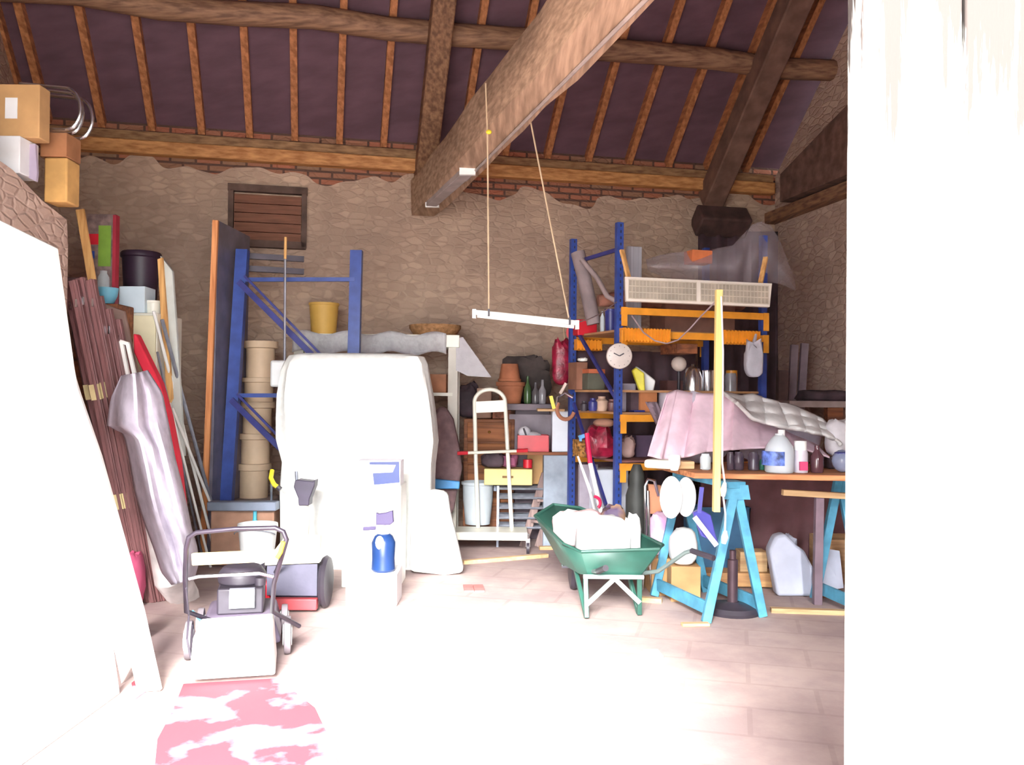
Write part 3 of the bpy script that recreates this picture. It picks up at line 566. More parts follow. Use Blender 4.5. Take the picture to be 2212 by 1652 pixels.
# ================================================================ TROLLEY
td = F(1075, 1197).y
def TP(x, y, d=0): return P(x, y, td + d)
th_ = Z(0, 1160, td)
tr = []
up1 = [TP(1033, 1150, .28), TP(1028, 1000, .3), TP(1025, 866, .3)]
arc = [TP(1058 + 33 * math.cos(a), 868 - 27 * math.sin(a), .3) for a in [math.pi - math.pi * i / 14 for i in range(15)]]
up2 = [TP(1091, 868, .3), TP(1098, 1000, .3), TP(1106, 1150, .28)]
tr.append(('frame_tube', MB().tube(up1 + arc[1:-1] + up2, .019, 10), cream))
tr.append(('top_plate', poly([(1027, 867), (1091, 864), (1092, 889), (1028, 892)], td + .285, .02), cream, {'bevel': .003}))
tr.append(('base_plate', MB().box((TP(1072, 0).x, td + .17, Z(0, 1159, td)), (.64, .34, .07)), cream, {'bevel': .006}))
tr.append(('cross_bar', MB().tube([TP(1010, 978, .27), TP(1118, 974, .27)], .014, 8), cream))
tr.append(('grip', MB().tube([TP(988, 979, .27), TP(1011, 978, .27)], .018, 8), red, {'label': 'red rubber grip'})); tr.append(('grip', MB().tube([TP(1116, 974, .27), TP(1140, 973, .27)], .018, 8), red, {'label': 'red rubber grip'}))
for x_ in (995, 1152):
    for d_ in (.04, .32):
        c_ = Vector((TP(x_, 0).x, td + d_, .05)); zt2 = Z(0, 1159, td) - .03
        tr.append(('caster', MB().disc(c_ - Vector((.012, 0, 0)), .05, .024, (1, 0, 0), 18), black, {'subs': [('fork', MB().box((c_.x, c_.y, (zt2 + .05) / 2 + .01), (.035, .03, zt2 - .05)), chrome)]}))
T('platform_trolley', 'cream platform trolley with a tall arched handle and red grips', 'trolley', tr)
zbp = Z(0, 1159, td) + .037
T('grey_bin', 'pale grey round dustbin standing on the cream trolley behind its handle', 'bin', [
    ('bin', MB().lathe((TP(1039, 0).x, td + .5, zbp), [(.115, 0), (.135, .2), (.137, .21), (.142, .36), (.155, .365), (.155, .39), (.14, .39), (.11, .02), (0, .02)], 28), M('pale_grey_plastic', (186, 194, 200), .5, var=.04)),
    ('side_handle', MB().box((TP(1039, 0).x + .16, td + .5, zbp + .33), (.03, .08, .05)), greysteel, {'bevel': .005})])
# ================================================================ CLUTTER BEHIND THE TROLLEY
cd_ = 8.45
cz1 = Z(0, 905, cd_)
T('brown_chest', 'brown wooden chest of drawers behind the trolley handle', 'chest of drawers', [
    ('body', bx(1002, 905, 1112, 1180, cd_, .5, 0), wood('chest_wood', (150, 96, 64), (108, 66, 46), 'x'), {'bevel': .008})] + [
    ('drawer', bx(1010, y, 1104, y + 42, cd_ - .02, .03), wood('chest_front', (164, 102, 62), (122, 74, 46), 'x'), {'bevel': .005, 'subs': [('knob', MB().ell(P(1057, y + 21, cd_ - .04), (.014, .014, .014)), M('brass', (160, 120, 60), .4, .8))]}) for y in (912, 958, 1004, 1050)])
cz2 = Z(0, 872, 8.3)
T('dark_cabinet', 'dark low cabinet with a grey top under the terracotta pots', 'cabinet', [
    ('body', bx(1113, 885, 1188, 1180, 8.5, .42, 0), M('dark_cabinet', (96, 82, 92), .6), {'bevel': .006}), ('top', bx(1060, 872, 1192, 886, 8.3, .55), M('dim_grey_top', (104, 88, 98), .5), {'bevel': .004})])
ptz = Z(0, 872, 8.3) + .001
solo('terracotta_pot', 'terracotta flower pot standing upright behind the trolley arch, lower of two', 'flower pot', lathepx(1103, 825, 870, 8.5, 62, [(.72, 0), (.92, .8), (1.02, .82), (1.02, 1), (.9, 1), (.65, .1), (0, .08)], ptz), terr, group='terracotta pots')
pz2 = Z(0, 824, 8.5)
solo('terracotta_pot', 'terracotta flower pot standing upside down on the other pot', 'flower pot', lathepx(1101, 786, 824, 8.5, 50, [(1, 0), (1, .15), (.92, .16), (.72, 1), (0, 1)], pz2), terr, group='terracotta pots')
solo('brown_suitcase', 'light brown flat case standing left of the terracotta pots', 'case', bx(1030, 838, 1062, 903, 8.55, .25, cz1 + .001), M('tan_case', (166, 130, 112), .8), bevel=.01)
solo('book_block', 'small stack of brown books on the chest beside the tan case', 'books', bx(1064, 886, 1104, 904, 8.5, .2, cz1 + .001), M('brown_print', (140, 86, 66), .8, var=.3, scale=30), bevel=.003)
for i, (x, y, l_, mm) in enumerate(((1140, 812, 'tall green glass bottle with a cream cork by the pots', M('green_glass', (70, 98, 60), .25)), (1157, 826, 'short dark bottle right of the tall green bottle', M('dark_glass', (96, 92, 96), .25)), (1172, 820, 'clear grey bottle beside the dark red bag', M('grey_glass', (150, 146, 152), .2)))):
    solo('glass_bottle', l_, 'bottle', lathepx(x, y, 870, 8.42, 16, [(.9, 0), (1, .05), (1, .55), (.4, .75), (.35, 1)], ptz), mm, group='bottles beside the pots')
solo('bordeaux_bag', 'dark red shiny bag hanging beside the rear blue post', 'bag', MB().bag(P(1212, 832, 8.0), (.17, .12, .42), 5, .25), bordeaux)
solo('bag_hook_cord', 'pale cord from which the dark red bag hangs', 'cord', MB().tube([P(1220, 735, 8.05), P(1216, 700, 8.0), P(1240, 690, 7.9)], .006, 6), rope)
# plank on cabinets with red crate
kz = Z(0, 976, 7.95); rz_top = Z(0, 1058, 7.95) + .012
solo('brown_plank', 'brown plank shelf carrying the red crate right of the trolley', 'plank', MB().box(((P(1112, 0, 7.95).x + P(1236, 0, 7.95).x) / 2, 8.15, kz - .012), (.52, .42, .024)), brownw)
solo('blue_grey_cabinet', 'pale blue-grey cabinet under the right end of the brown plank', 'cabinet', MB().box((P(1212, 0, 8.0).x, 8.17, (kz - .026) / 2), (.24, .38, kz - .026)), M('blue_grey_metal', (150, 162, 178), .5, var=.2, scale=4), bevel=.006)
solo('cardboard_pack', 'brown cardboard box between the wire rack and the brown plank', 'box', MB().box((P(1166, 0, 8.2).x, 8.3, (rz_top + .012 + kz - .026) / 2), (.15, .12, kz - .026 - rz_top - .012)), card, bevel=.004)
def crate(x0, y0, x1, y1, D, dep, zb, mat):
    a_ = P(x0, y0, D); b_ = P(x1, y1, D); H = a_.z - zb; m = MB(); X = (a_.x + b_.x) / 2; W = b_.x - a_.x
    m.box((X, D + .006, zb + H / 2), (W, .012, H)); m.box((X, D + dep, zb + H / 2), (W, .012, H)); m.box((a_.x + .006, D + dep / 2, zb + H / 2), (.012, dep, H)); m.box((b_.x - .006, D + dep / 2, zb + H / 2), (.012, dep, H)); m.box((X, D + dep / 2, zb + .006), (W, dep, .012)); return m
solo('red_crate', 'bright red open crate on the brown plank', 'crate', crate(1118, 940, 1186, 973, 8.0, .25, kz + .001, red), red, bevel=.003)
T('white_helmet', 'white and black helmet lying in the red crate', 'helmet', [('shell', MB().ell(P(1150, 948, 8.13), (.10, .09, .07)).ell(P(1133, 934, 8.12), (.06, .06, .06)), M('helmet_white', (226, 224, 232), .4)), ('strap', MB().tube([P(1131, 925, 8.05), P(1138, 945, 8.03)], .008, 6), black)])
solo('grey_board', 'grey upright panel behind the red crate', 'panel', bx(1100, 895, 1192, 960, 8.46, .03, kz - .3), M('mid_grey', (140, 128, 138), .6))
solo('white_fridge', 'small white cupboard standing on the brown plank beside the rear blue post', 'cupboard', bx(1193, 888, 1236, 974, 8.0, .22, kz + .001), M('white_blue', (214, 220, 232), .4, var=.03), bevel=.006)
rz_ = Z(0, 1052, 7.95)
rp = []
for i, y in enumerate((1058, 1078, 1100, 1122, 1143)):
    z_ = Z(0, y, 7.95); m = MB()
    for k in range(4): m.tube([Vector((P(1085, 0, 7.9).x, 8.05 + k * .1, z_)), Vector((P(1190, 0, 7.9).x, 8.05 + k * .1, z_))], .011, 6)
    rp.append(('wire_shelf', m, steel))
for x_ in (1086, 1189):
    for y_ in (8.05, 8.35): rp.append(('upright', MB().box((P(x_, 0, 7.9).x, y_, rz_ / 2), (.02, .02, rz_)), steel))
T('wire_rack', 'grey wire rack with five shelves right of the dustbin', 'rack', rp)
solo('cream_case', 'cream flat case with a small dark mark lying on the wire rack', 'case', bx(1046, 1013, 1150, 1050, 8.0, .24, rz_ + .012), M('cream_yellow', (226, 204, 136), .6, var=.04), bevel=.006)
solo('drawer_mark', 'small dark scribble on the front of the cream case', 'mark', MB().box(P(1097, 1030, 7.997), (.1, .004, .02)), M('brown_ink', (130, 100, 60), .8))
zdr = Z(0, 1013, 8.0) + .001
solo('dark_rags', 'heap of dark rags on the cream case', 'rags', MB().bag((P(1075, 0, 8.0).x, 8.12, zdr + .004), (.22, .2, .12), 6, .3), dark)
solo('red_tin', 'small round red tin beside the dark rags', 'tin', lathepx(1140, 992, 1013, 8.1, 20, [(1, 0), (1, 1), (0, 1)], zdr + .004), red)
solo('pink_rag', 'pink and lilac rag between the dark rags and the red tin', 'rag', MB().bag((P(1112, 0, 8.0).x, 8.12, zdr + .004), (.14, .16, .13), 8, .3), M('plum_rag', (150, 84, 112), .9, var=.2))
# wooden folding step
lp = []
for a_, b_ in (((1178, 1022), (1133, 1172)), ((1212, 1030), (1166, 1176))):
    q = F(b_[0] - 4, 1181); lp.append(('leg', MB().bar(q, P(a_[0], a_[1], q.y + .02), .07, .03), greyw, {'bevel': .003}))
for y in (1035, 1080, 1125): lp.append(('tread', MB().bar(P(1178 - (y - 1022) * .3, y, 8.02), P(1211 - (y - 1022) * .3, y + 3, 8.02), .03, .022), greyw))
T('wooden_step_ladder', 'short worn wooden step ladder leaning right of the trolley', 'ladder', lp)
for (a_, b_, l_) in (((1000, 1218), (1182, 1203), 'long'), ((1165, 1187), (1215, 1186), 'short')):
    p0, p1 = F(*a_), F(*b_); solo('floor_batten', f'{l_} pale wooden batten lying on the floor near the trolley', 'batten', MB().bar(p0 + Vector((0, 0, .0152)), p1 + Vector((0, 0, .0152)), .05, .03), pinex, group='battens lying on the floor')
# ================================================================ HANGING LIGHTS
T('fluorescent_batten', 'white fluorescent batten fixed under the big tie beam near the back wall', 'ceiling light', [
    ('housing', MB().bar(P(1008, 372, 7.15) , P(932, 440, 8.35), .10, .05), M('dull_white', (178, 166, 164), .5), {'bevel': .005}),
    ('end_cap', MB().box(P(1010, 369, 7.12), (.13, .04, .07)), wplas), ('end_cap', MB().box(P(934, 440, 8.38), (.13, .04, .07)), wplas)])
cdp = [Vector((lerp(-.93, 1.41, f) + .055, lerp(9.05, 1.0, f), 3.205)) for f in [i / 20 for i in range(4, 21)]]
solo('cable_conduit', 'long grey cable conduit running along the underside of the tie beam', 'conduit', MB().tube(cdp, .012, 8), M('grey_conduit', (170, 156, 150), .5))
q0, q1 = P(1022, 674, 6.0), P(1249, 698, 6.0); u_ = (q1 - q0).normalized()
T('hanging_tube_light', 'white fluorescent tube light hanging on two cords from the tie beam', 'tube light', [
    ('housing', MB().bar(q0, q1, .05, .034), white, {'bevel': .005}), ('tube', MB().tube([q0 + Vector((.03, -.02, -.026)), q1 + Vector((-.03, -.02, -.026))], .013, 10), M('tube_glass', (240, 240, 240), .3, var=0, bump=0)),
    ('end_cap', MB().box(q0 + Vector((.008, 0, -.012)), (.025, .06, .06)), wplas), ('end_cap', MB().box(q1 + Vector((-.008, 0, -.012)), (.025, .06, .06)), wplas),
    ('clip', MB().box(P(1056, 676, 5.99), (.012, .07, .05)), black), ('clip', MB().box(P(1230, 694, 5.99), (.012, .07, .05)), black),
    ('cord', MB().tube([P(1056, 668, 6.0), P(1053, 285, 6.0), P(1049, 180, 6.0)], .006, 6), rope), ('cord', MB().tube([P(1229, 688, 6.0), P(1146, 262, 6.0)], .006, 6), rope),
    ('yellow_knot', MB().ell(P(1056, 285, 5.98), (.02, .012, .016)), yellow)])
# ================================================================ BLUE AND ORANGE RACK
Bp, Ap = Vector((.855, 7.0, 0)), Vector((.54, 7.77, 0)); Cp = Vector((2.12, 7.4, 0)); Dp = Ap + (Cp - Bp)
RU = (Cp - Bp).normalized(); RN = (Ap - Bp).normalized(); HT = Z(1338, 480, 7.0)
def rpost2(b, h_, w_=.05):
    m = MB(); t = .006
    a = math.atan2(RU.y, RU.x)
    m.box(b + Vector((0, 0, h_ / 2)), (w_, t, h_), a); 
    for s_ in (-1, 1): m.box(b + RU * s_ * w_ / 2 + RN * .022 + Vector((0, 0, h_ / 2)), (t, .045, h_), a)
    return m
def holes(b, h_):
    m = MB(); a = math.atan2(RU.y, RU.x)
    for k in range(int(h_ / .05)): m.box(b - RN * .0045 + Vector((0, 0, .05 + k * .05)), (.011, .003, .022), a)
    return m
rc = []
holem = M('hole_dark', (40, 44, 70), .7)
for nm_, b, h_ in (('B', Bp, HT), ('A', Ap, HT), ('C', Cp, HT - .02), ('D', Dp, HT)):
    rc.append(('post', rpost2(b, h_), blue, {'subs': [('slot_row', holes(b, h_), holem)]} if nm_ in 'BA' else {}))
def ab(f, z): v = lerp(Bp, Ap, f); return Vector((v.x, v.y, z))
for z_ in (Z(1338, 537, 7.0), .12): rc.append(('side_brace', MB().bar(ab(.02, z_), ab(.98, z_), .02, .03), bluedk))
for f0, z0, f1, z1 in ((.98, 2.0, .04, 1.35), (.98, 1.32, .25, .5), (.02, 2.75, .98, 2.1)):
    if z0 < 2.5: rc.append(('diagonal_brace', MB().bar(ab(f0, z0), ab(f1, z1), .02, .03), bluedk))
LV = {'t': Z(1338, 672, 7.0), 'u': Z(1338, 722, 7.0), 'm': Z(1338, 903, 7.0), 'l': Z(1338, 1008, 7.0)}
def beam(p0, p1, z_, out):
    d = (p1 - p0).normalized(); o_ = d.cross(Vector((0, 0, 1))) * out
    m = MB().bar(p0 + o_ * .03 + Vector((0, 0, z_)), p1 + o_ * .03 + Vector((0, 0, z_)), .035, .055)
    for p in (p0 + d * .015, p1 - d * .015): m.bar(p + o_ * .05 + Vector((0, 0, z_ + .03)), p + o_ * .05 + Vector((0, 0, z_ - .12)), .05, .008, up=(d.y, -d.x, 0))
    return m
for k_, z_ in LV.items():
    rc.append(('shelf_beam', beam(Bp, Cp, z_, 1), orange)); 
    if k_ != 't': rc.append(('shelf_beam', beam(Ap, Dp, z_, -1), orange))
def shelf(z_, m_, nm='shelf_board', f0=0.02, f1=.98, g0=.04, g1=.96, th=.018):
    c = [Bp + (Cp - Bp) * f + (Ap - Bp) * g_ + Vector((0, 0, z_)) for f, g_ in ((f0, g0), (f1, g0), (f1, g1), (f0, g1))]
    return (nm, MB().prism(c, (0, 0, -th)), m_)
sb = M('shelf_chipboard', (178, 132, 92), .85, var=.12)
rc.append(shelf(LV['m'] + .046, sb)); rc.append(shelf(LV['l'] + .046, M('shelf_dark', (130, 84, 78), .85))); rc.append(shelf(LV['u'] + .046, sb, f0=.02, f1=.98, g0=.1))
rc.append(shelf(Z(1238, 842, 7.77), sb, f0=.0, f1=.98))
T('shelving_rack', 'blue and orange steel shelving rack full of clutter on the right', 'shelving', rc)
ZU, ZM, ZL, ZB = LV['u'] + .048, LV['m'] + .048, LV['l'] + .048, Z(1238, 842, 7.77) + .002
def RX(px, g=.2):          # point on the rack, g of the depth behind the front line, at pixel column px
    o = Bp + (Ap - Bp) * g; r = ray(px, 850); den = r.x * RU.y - r.y * RU.x
    t = (r.x * (CAMLOC.y - o.y) - r.y * (CAMLOC.x - o.x)) / den if abs(den) > 1e-6 else 0
    return o + RU * t
ra = math.atan2(RU.y, RU.x)
def rbox(x0, x1, z0, y_top, g, dep, mb=None):
    a = RX((x0 + x1) / 2, g); z1 = Z(0, y_top + (x0 - 1106) * .0 , a.y) if y_top else z0 + .1
    z1 = Z((x0 + x1) / 2, y_top, a.y); wd = (x1 - x0) / FPX * a.y
    c = a + RN * dep / 2; return (mb or MB()).box((c.x, c.y, (z0 + z1) / 2), (wd, dep, max(.01, z1 - z0)), ra)
def rlathe(cx, y0, w_, z0, g, prof, n=20):
    a = RX(cx, g); H = Z(cx, y0, a.y) - z0; R = w_ / 2 / FPX * a.y
    return MB().lathe((a.x, a.y, z0), [(r * R, z * H) for r, z in prof], n)
# on the upper beams
def toothed(x0, x1, y0, y1, g):
    a = RX(x0, g); b = RX(x1, g); z1 = Z(x0, y0, a.y); z0 = Z(x0, y1, a.y); m = MB(); n_ = max(6, int((x1 - x0) / 7)); n2 = n_ * 2
    pts = []
    for i in range(n2 + 1): p = lerp(a, b, i / n2); pts.append(Vector((p.x, p.y, z1 - (.012 if i % 2 else 0))))
    for i in range(n2, -1, -1): p = lerp(a, b, i / n2); pts.append(Vector((p.x, p.y, z0 + (.018 if i % 2 else 0))))
    m.prism(pts, RN * .12)
    for i in range(n_): p = lerp(a, b, (i + .5) / n_); m.box(Vector((p.x, p.y, (z0 + z1) / 2)) - RN * .004, (.012, .012, (z1 - z0) * .7), ra)
    return m
org2 = M('orange_plastic', (236, 150, 40), .45, var=.12)
solo('orange_crate', 'ribbed orange plastic crate on the upper rack beam next to the clock post', 'crate', toothed(1350, 1448, 707, 738, -.12), org2)
solo('orange_crate', 'ribbed orange plastic crate on the upper rack beam at the right, beside the white bag', 'crate', toothed(1566, 1642, 712, 742, -.12), org2)
solo('orange_crate', 'ribbed orange crate at the left rear of the rack under the red box', 'crate', toothed(1246, 1300, 732, 756, .92), org2)
solo('brown_tray', 'brown wooden tray hanging below the middle of the upper rack beams', 'tray', rbox(1462, 1512, Z(1480, 762, 7.2), 742, .15, .3), brownw, bevel=.004)
solo('red_box', 'bright red box on the left end of the upper rack shelf', 'box', rbox(1246, 1292, Z(1260, 728, 7.9), 690, .82, .12), red, bevel=.01)
solo('red_lid', 'red round lid leaning left of the bright red box', 'lid', MB().disc(P(1240, 718, 7.85), .07, .02, (0, 1, .2)), red)  # loose round lid
solo('blue_tub', 'dark blue tub behind the front rack post on the upper shelf', 'tub', rlathe(1318, 668, 26, ZU, .5, [(.9, 0), (1, .9), (1.08, .92), (1.08, 1), (0, 1)]), bluedk)
solo('clear_bottle', 'small clear bottle between the red box and the dark blue tub', 'bottle', rlathe(1300, 672, 10, ZU, .6, [(1, 0), (1, .7), (.4, .85), (.4, 1)]), jugp)
solo('white_upright_panel', 'pale grey ribbed panel standing behind the clock post', 'panel', rbox(1362, 1387, ZU, 532, .35, .03).add(*[[], []]) if False else rbox(1352, 1386, ZU, 532, .35, .03), M('ribbed_grey', (166, 166, 176), .5, 0, .12, 5, (14, 14, .3)), bevel=.003)
solo('cardboard_tube', 'wide grey card tube leaning between the two left rack posts', 'tube', MB().tube([P(1283, 700, 7.6), P(1262, 600, 7.6), P(1248, 545, 7.62)], .062, 18), M('grey_card', (142, 128, 130), .8))
solo('grey_tube', 'thin pale plastic tube crossing behind the two left rack posts', 'tube', MB().tube([P(1256, 560, 7.45), P(1290, 600, 7.4), P(1312, 640, 7.35), P(1334, 652, 7.3)], .022, 10), M('pale_tube', (152, 136, 136), .6))
solo('rolled_rug', 'long rolled brown rug wrapped in film on top of the rack', 'rug', MB().tube([RX(1290, .7) + Vector((0, 0, ZU + .28)), RX(1400, .6) + Vector((0, 0, ZU + .32)), RX(1500, .6) + Vector((0, 0, ZU + .36)), RX(1600, .6) + Vector((0, 0, ZU + .36))], [.05, .10, .13, .12], 16), M('rug_brown', (150, 100, 84), .9, var=.2, scale=10))
solo('rug_support_box', 'brown cardboard box beneath the rolled rug on the rack', 'box', rbox(1430, 1600, ZU, 640, .45, .3), M('dim_card', (132, 96, 84), .85), bevel=.006)
solo('orange_block', 'orange cardboard block tied on top of the rolled rug', 'block', rbox(1492, 1541, Z(1510, 562, 7.1), 540, .02, .14), M('orange_card', (214, 120, 74), .8), bevel=.003)
def peak(u, v):
    tp = [(1395, 560), (1440, 548), (1490, 542), (1540, 538), (1583, 530), (1605, 506), (1625, 485), (1645, 478), (1665, 488), (1682, 515), (1700, 560), (1716, 605), (1720, 622)]
    bt = [(1400, 585), (1440, 600), (1490, 606), (1540, 608), (1580, 612), (1600, 616), (1615, 616), (1635, 615), (1650, 612), (1668, 610), (1688, 614), (1704, 620), (1716, 628)]
    k = u * 12; i = min(11, int(k)); f = k - i
    x = lerp(lerp(tp[i][0], tp[i + 1][0], f), lerp(bt[i][0], bt[i + 1][0], f), v); y = lerp(lerp(tp[i][1], tp[i + 1][1], f), lerp(bt[i][1], bt[i + 1][1], f), v)
    return P(x, y, 7.25 + .35 * u - .14 * math.sin(math.pi * v) + .03 * math.sin(u * 40 + v * 3) + .02 * math.sin(v * 9))
solo('plastic_wrap', 'translucent plastic sheet rising to a peak over the rack top', 'plastic sheet', MB().surf(peak, 48, 12), M('wrap_film', (196, 186, 196), .3, 0, .05, 12, bump=.7, alpha=.26), thick=.003)
# louvred light fixture
LD = 6.75
def lv(x, y, d=0): return P(x, y, LD + (x - 1350) / 315 * .12 + d)
fp = [('frame', MB().prism([lv(1350, 597), lv(1668, 612), lv(1663, 663), lv(1352, 650)], (0, .06, 0)), M('fixture_white', (214, 206, 196), .5, var=.03), {'bevel': .003})]
for x0, x1 in ((1358, 1504), (1514, 1660)):
    m = MB(); k_ = (1668 - 1350)
    def yy(x, t): f = (x - 1350) / k_; return lerp(lerp(597, 612, f), lerp(650, 663, f), t)
    for t_ in (.12, .37, .62, .88): m.bar(lv(x0, yy(x0, t_), -.006), lv(x1, yy(x1, t_), -.006), .012, .006, up=(0, 0, 1))
    n_ = 19
    for i in range(n_ + 1): x = lerp(x0, x1, i / n_); m.bar(lv(x, yy(x, .1), -.006), lv(x, yy(x, .9), -.006), .012, .004, up=(1, 0, 0))
    fp.append(('louvre_grid', m, M('louvre', (196, 186, 170), .4)))
    fp.append(('reflector', MB().prism([lv(x0, yy(x0, .1), -.002), lv(x1, yy(x1, .1), -.002), lv(x1, yy(x1, .9), -.002), lv(x0, yy(x0, .9), -.002)], (0, .001, 0)), M('reflector_grey', (164, 154, 140), .5)))
fp += [('hanging_strip', MB().bar(lv(1358, 600, .03), P(1343, 540, 6.85), .035, .02), pine), ('hanging_strip', MB().bar(lv(1643, 610, .03), P(1654, 556, 7.0), .035, .02), pine)]
T('louvred_light', 'twin white louvred light fixture fixed across the front of the rack top', 'light fixture', fp)
solo('sagging_cable', 'grey cable sagging across the upper rack beams', 'cable', MB().tube([P(1365, 682, 6.98), P(1390, 718, 6.9), P(1415, 736, 6.8), P(1440, 742, 6.8), P(1465, 734, 6.8), P(1490, 710, 6.7), P(1515, 682, 6.6), P(1545, 652, 6.5)], .006, 6), M('grey_cable', (160, 140, 146), .6))
solo('lamp_flex', 'thin flex running from the hanging tube to the front rack post', 'cable', MB().tube([P(1247, 696, 6.02), P(1270, 690, 6.2), P(1300, 676, 6.6), P(1332, 652, 6.95)], .004, 6), M('grey_cable'))
# clock
cc = P(1337, 769, 6.9)
T('wall_clock', 'round white clock fixed to the front blue rack post', 'clock', [
    ('rim', MB().lathe(cc, [(.099, 0), (.103, .01), (.099, .03), (.09, .034)], 36, (0, -1, 0)), M('clock_rim', (196, 186, 180), .4)),
    ('face', MB().disc(cc + Vector((0, -.030, 0)), .091, .003, (0, -1, 0), 36), white),
    ('hand', MB().bar(cc + Vector((0, -.036, 0)), cc + Vector((-.045, -.036, .022)), .004, .008), black), ('hand', MB().bar(cc + Vector((0, -.036, 0)), cc + Vector((.035, -.036, .02)), .004, .01), black),
    ('hour_marks', (lambda m: [m.box(cc + Vector((.078 * math.sin(k * math.pi / 6), -.035, .078 * math.cos(k * math.pi / 6))), (.006, .002, .006)) for k in range(12)] and m)(MB()), M('grey_print_dark', (120, 114, 116), .6))])
# shelf ZB things (between the left posts)
solo('brown_box', 'brown cardboard box with white paper on the narrow rack shelf', 'box', rbox(1246, 1272, ZB, 782, .75, .2), M('dark_card', (146, 100, 80), .85), bevel=.004)
solo('white_papers', 'crumpled white paper on the brown cardboard box', 'paper', MB().bag(RX(1258, .8) + Vector((0, 0, Z(1258, 782, 7.6) + .004)), (.08, .08, .035), 3, .3), wsheet)
T('orange_green_basket', 'orange rimmed dark green basket on the narrow rack shelf', 'basket', [('basket', rbox(1270, 1310, ZB, 806, .6, .2), M('dark_green_wicker', (88, 88, 76), .8), {'bevel': .006}), ('rim', rbox(1272, 1310, Z(1290, 806, 7.45), 797, .58, .2), M('burnt_orange', (190, 104, 70), .8))])
# table-level things on shelf ZM
for x, y, w_, l_, m_ in ((1262, 872, 16, 'dark jar at the left end of the middle rack shelf', black), (1281, 866, 20, 'dark blue jar on the middle rack shelf', bluedk), (1300, 862, 26, 'beige jar between the left rack posts on the middle shelf', M('beige_cer', (190, 160, 140), .6)), (1322, 868, 22, 'brown jar behind the front blue post on the middle shelf', brownv)):
    solo('jar', l_, 'jar', rlathe(x, y - 6, w_, ZM, .45, [(.8, 0), (1, .2), (1, .7), (.6, .85), (.65, 1), (0, 1)]), m_, group='jars on the middle rack shelf')
solo('translucent_tub', 'grey translucent tub right of the front blue rack post', 'tub', rbox(1346, 1378, ZM, 828, .25, .2), M('grey_translucent', (176, 168, 184), .4), bevel=.012)
solo('blue_lid', 'dark blue flat lid on the front edge of the middle rack shelf', 'lid', rbox(1370, 1396, ZM, 886, .06, .1), bluedk, bevel=.003)  # loose flat lid
solo('yellow_label_bottle', 'white bottle with a yellow lower half on the rack, tipped forward', 'bottle', MB().prism([P(1366, 800, 7.12), P(1374, 793, 7.12), P(1392, 806, 7.12), P(1394, 845, 7.12), P(1382, 845, 7.12)], (0, .08, 0)), M('lime_yellow', (214, 206, 60), .4), bevel=.01)
solo('white_jug', 'white slanted jug behind the yellow bottle on the rack', 'jug', MB().prism([P(1374, 790, 7.24), P(1392, 802, 7.24), P(1417, 822, 7.24), P(1412, 845, 7.24), P(1394, 846, 7.24)], (0, .09, 0)), wplas, bevel=.012)
solo('wood_block', 'small orange-brown wooden stand under the yellow bottle and white jug', 'stand', rbox(1384, 1424, ZM, 847, .1, .22), M('dark_orange_wood', (186, 120, 76), .8), bevel=.004)
solo('stand_block', 'dark block beneath the yellow bottle beside the grey tub', 'block', rbox(1364, 1383, ZM, 847, .14, .2), dark)
def rag(u, v):
    x = lerp(1395, 1418, u) + v * 26; y = 868 + v * 55; return P(x, y, 6.99 + .02 * math.sin(u * 9 + v * 4))
solo('grey_rag', 'grey rag hanging over the front edge of the middle rack shelf', 'rag', MB().surf(rag, 8, 10), M('mauve_rag', (140, 122, 134), .9, var=.2), thick=.012)
solo('white_canister', 'white canister left of the pink cloth on the middle rack shelf', 'canister', rlathe(1437, 843, 30, ZM, .2, [(1, 0), (1, .9), (.9, 1), (0, 1)]), M('off_white', (204, 194, 206), .6))
a_ = RX(1466, .5)
T('globe_lamp', 'small lamp with a round cream shade standing on the rack', 'lamp', [('shade', MB().ell((a_.x, a_.y, Z(1466, 786, a_.y)), (.068, .068, .066)), M('cream_shade', (206, 190, 180), .7)), ('stand', MB().lathe((a_.x, a_.y, ZM), [(.06, 0), (.055, .02), (.014, .04), (.014, Z(1466, 800, a_.y) - ZM)], 14), black)])
solo('steel_kettle', 'shiny steel kettle on the rack behind the pink cloth', 'kettle', rlathe(1496, 786, 42, ZM, .4, [(.8, 0), (1, .2), (1, .7), (.7, .9), (.2, .95), (.12, 1)]), chrome)
solo('steel_pot', 'tall steel pot behind the yellow wooden post', 'pot', rlathe(1530, 800, 36, ZM, .4, [(1, 0), (1, .95), (1.06, 1), (.94, 1), (.9, .1)]), chrome)
solo('wire_whisk_jar', 'glass jar holding utensils right of the yellow wooden post', 'jar', rlathe(1578, 806, 26, ZM, .5, [(.9, 0), (1, .1), (1, .9), (.85, 1), (.8, .1)]), M('grey_glass'))
solo('orange_tin', 'orange tin behind the utensil jar on the rack', 'tin', rlathe(1580, 800, 24, ZM, .75, [(1, 0), (1, 1), (0, 1)]), orange)
solo('white_plastic_bag', 'white plastic bag hanging from the right end of the upper rack beam', 'bag', MB().bag(P(1628, 815, 7.12), (.15, .1, .29), 11, .2).tube([P(1628, 745, 7.16), P(1633, 722, 7.2)], [.02, .01], 8), M('bag_film', (206, 204, 216), .5, bump=.5, alpha=.8))
solo('lidded_box', 'flat brown box on the narrow shelf behind the lamp', 'box', rbox(1440, 1500, ZB, 822, .8, .15), M('dim_box_brown', (112, 76, 74), .8))
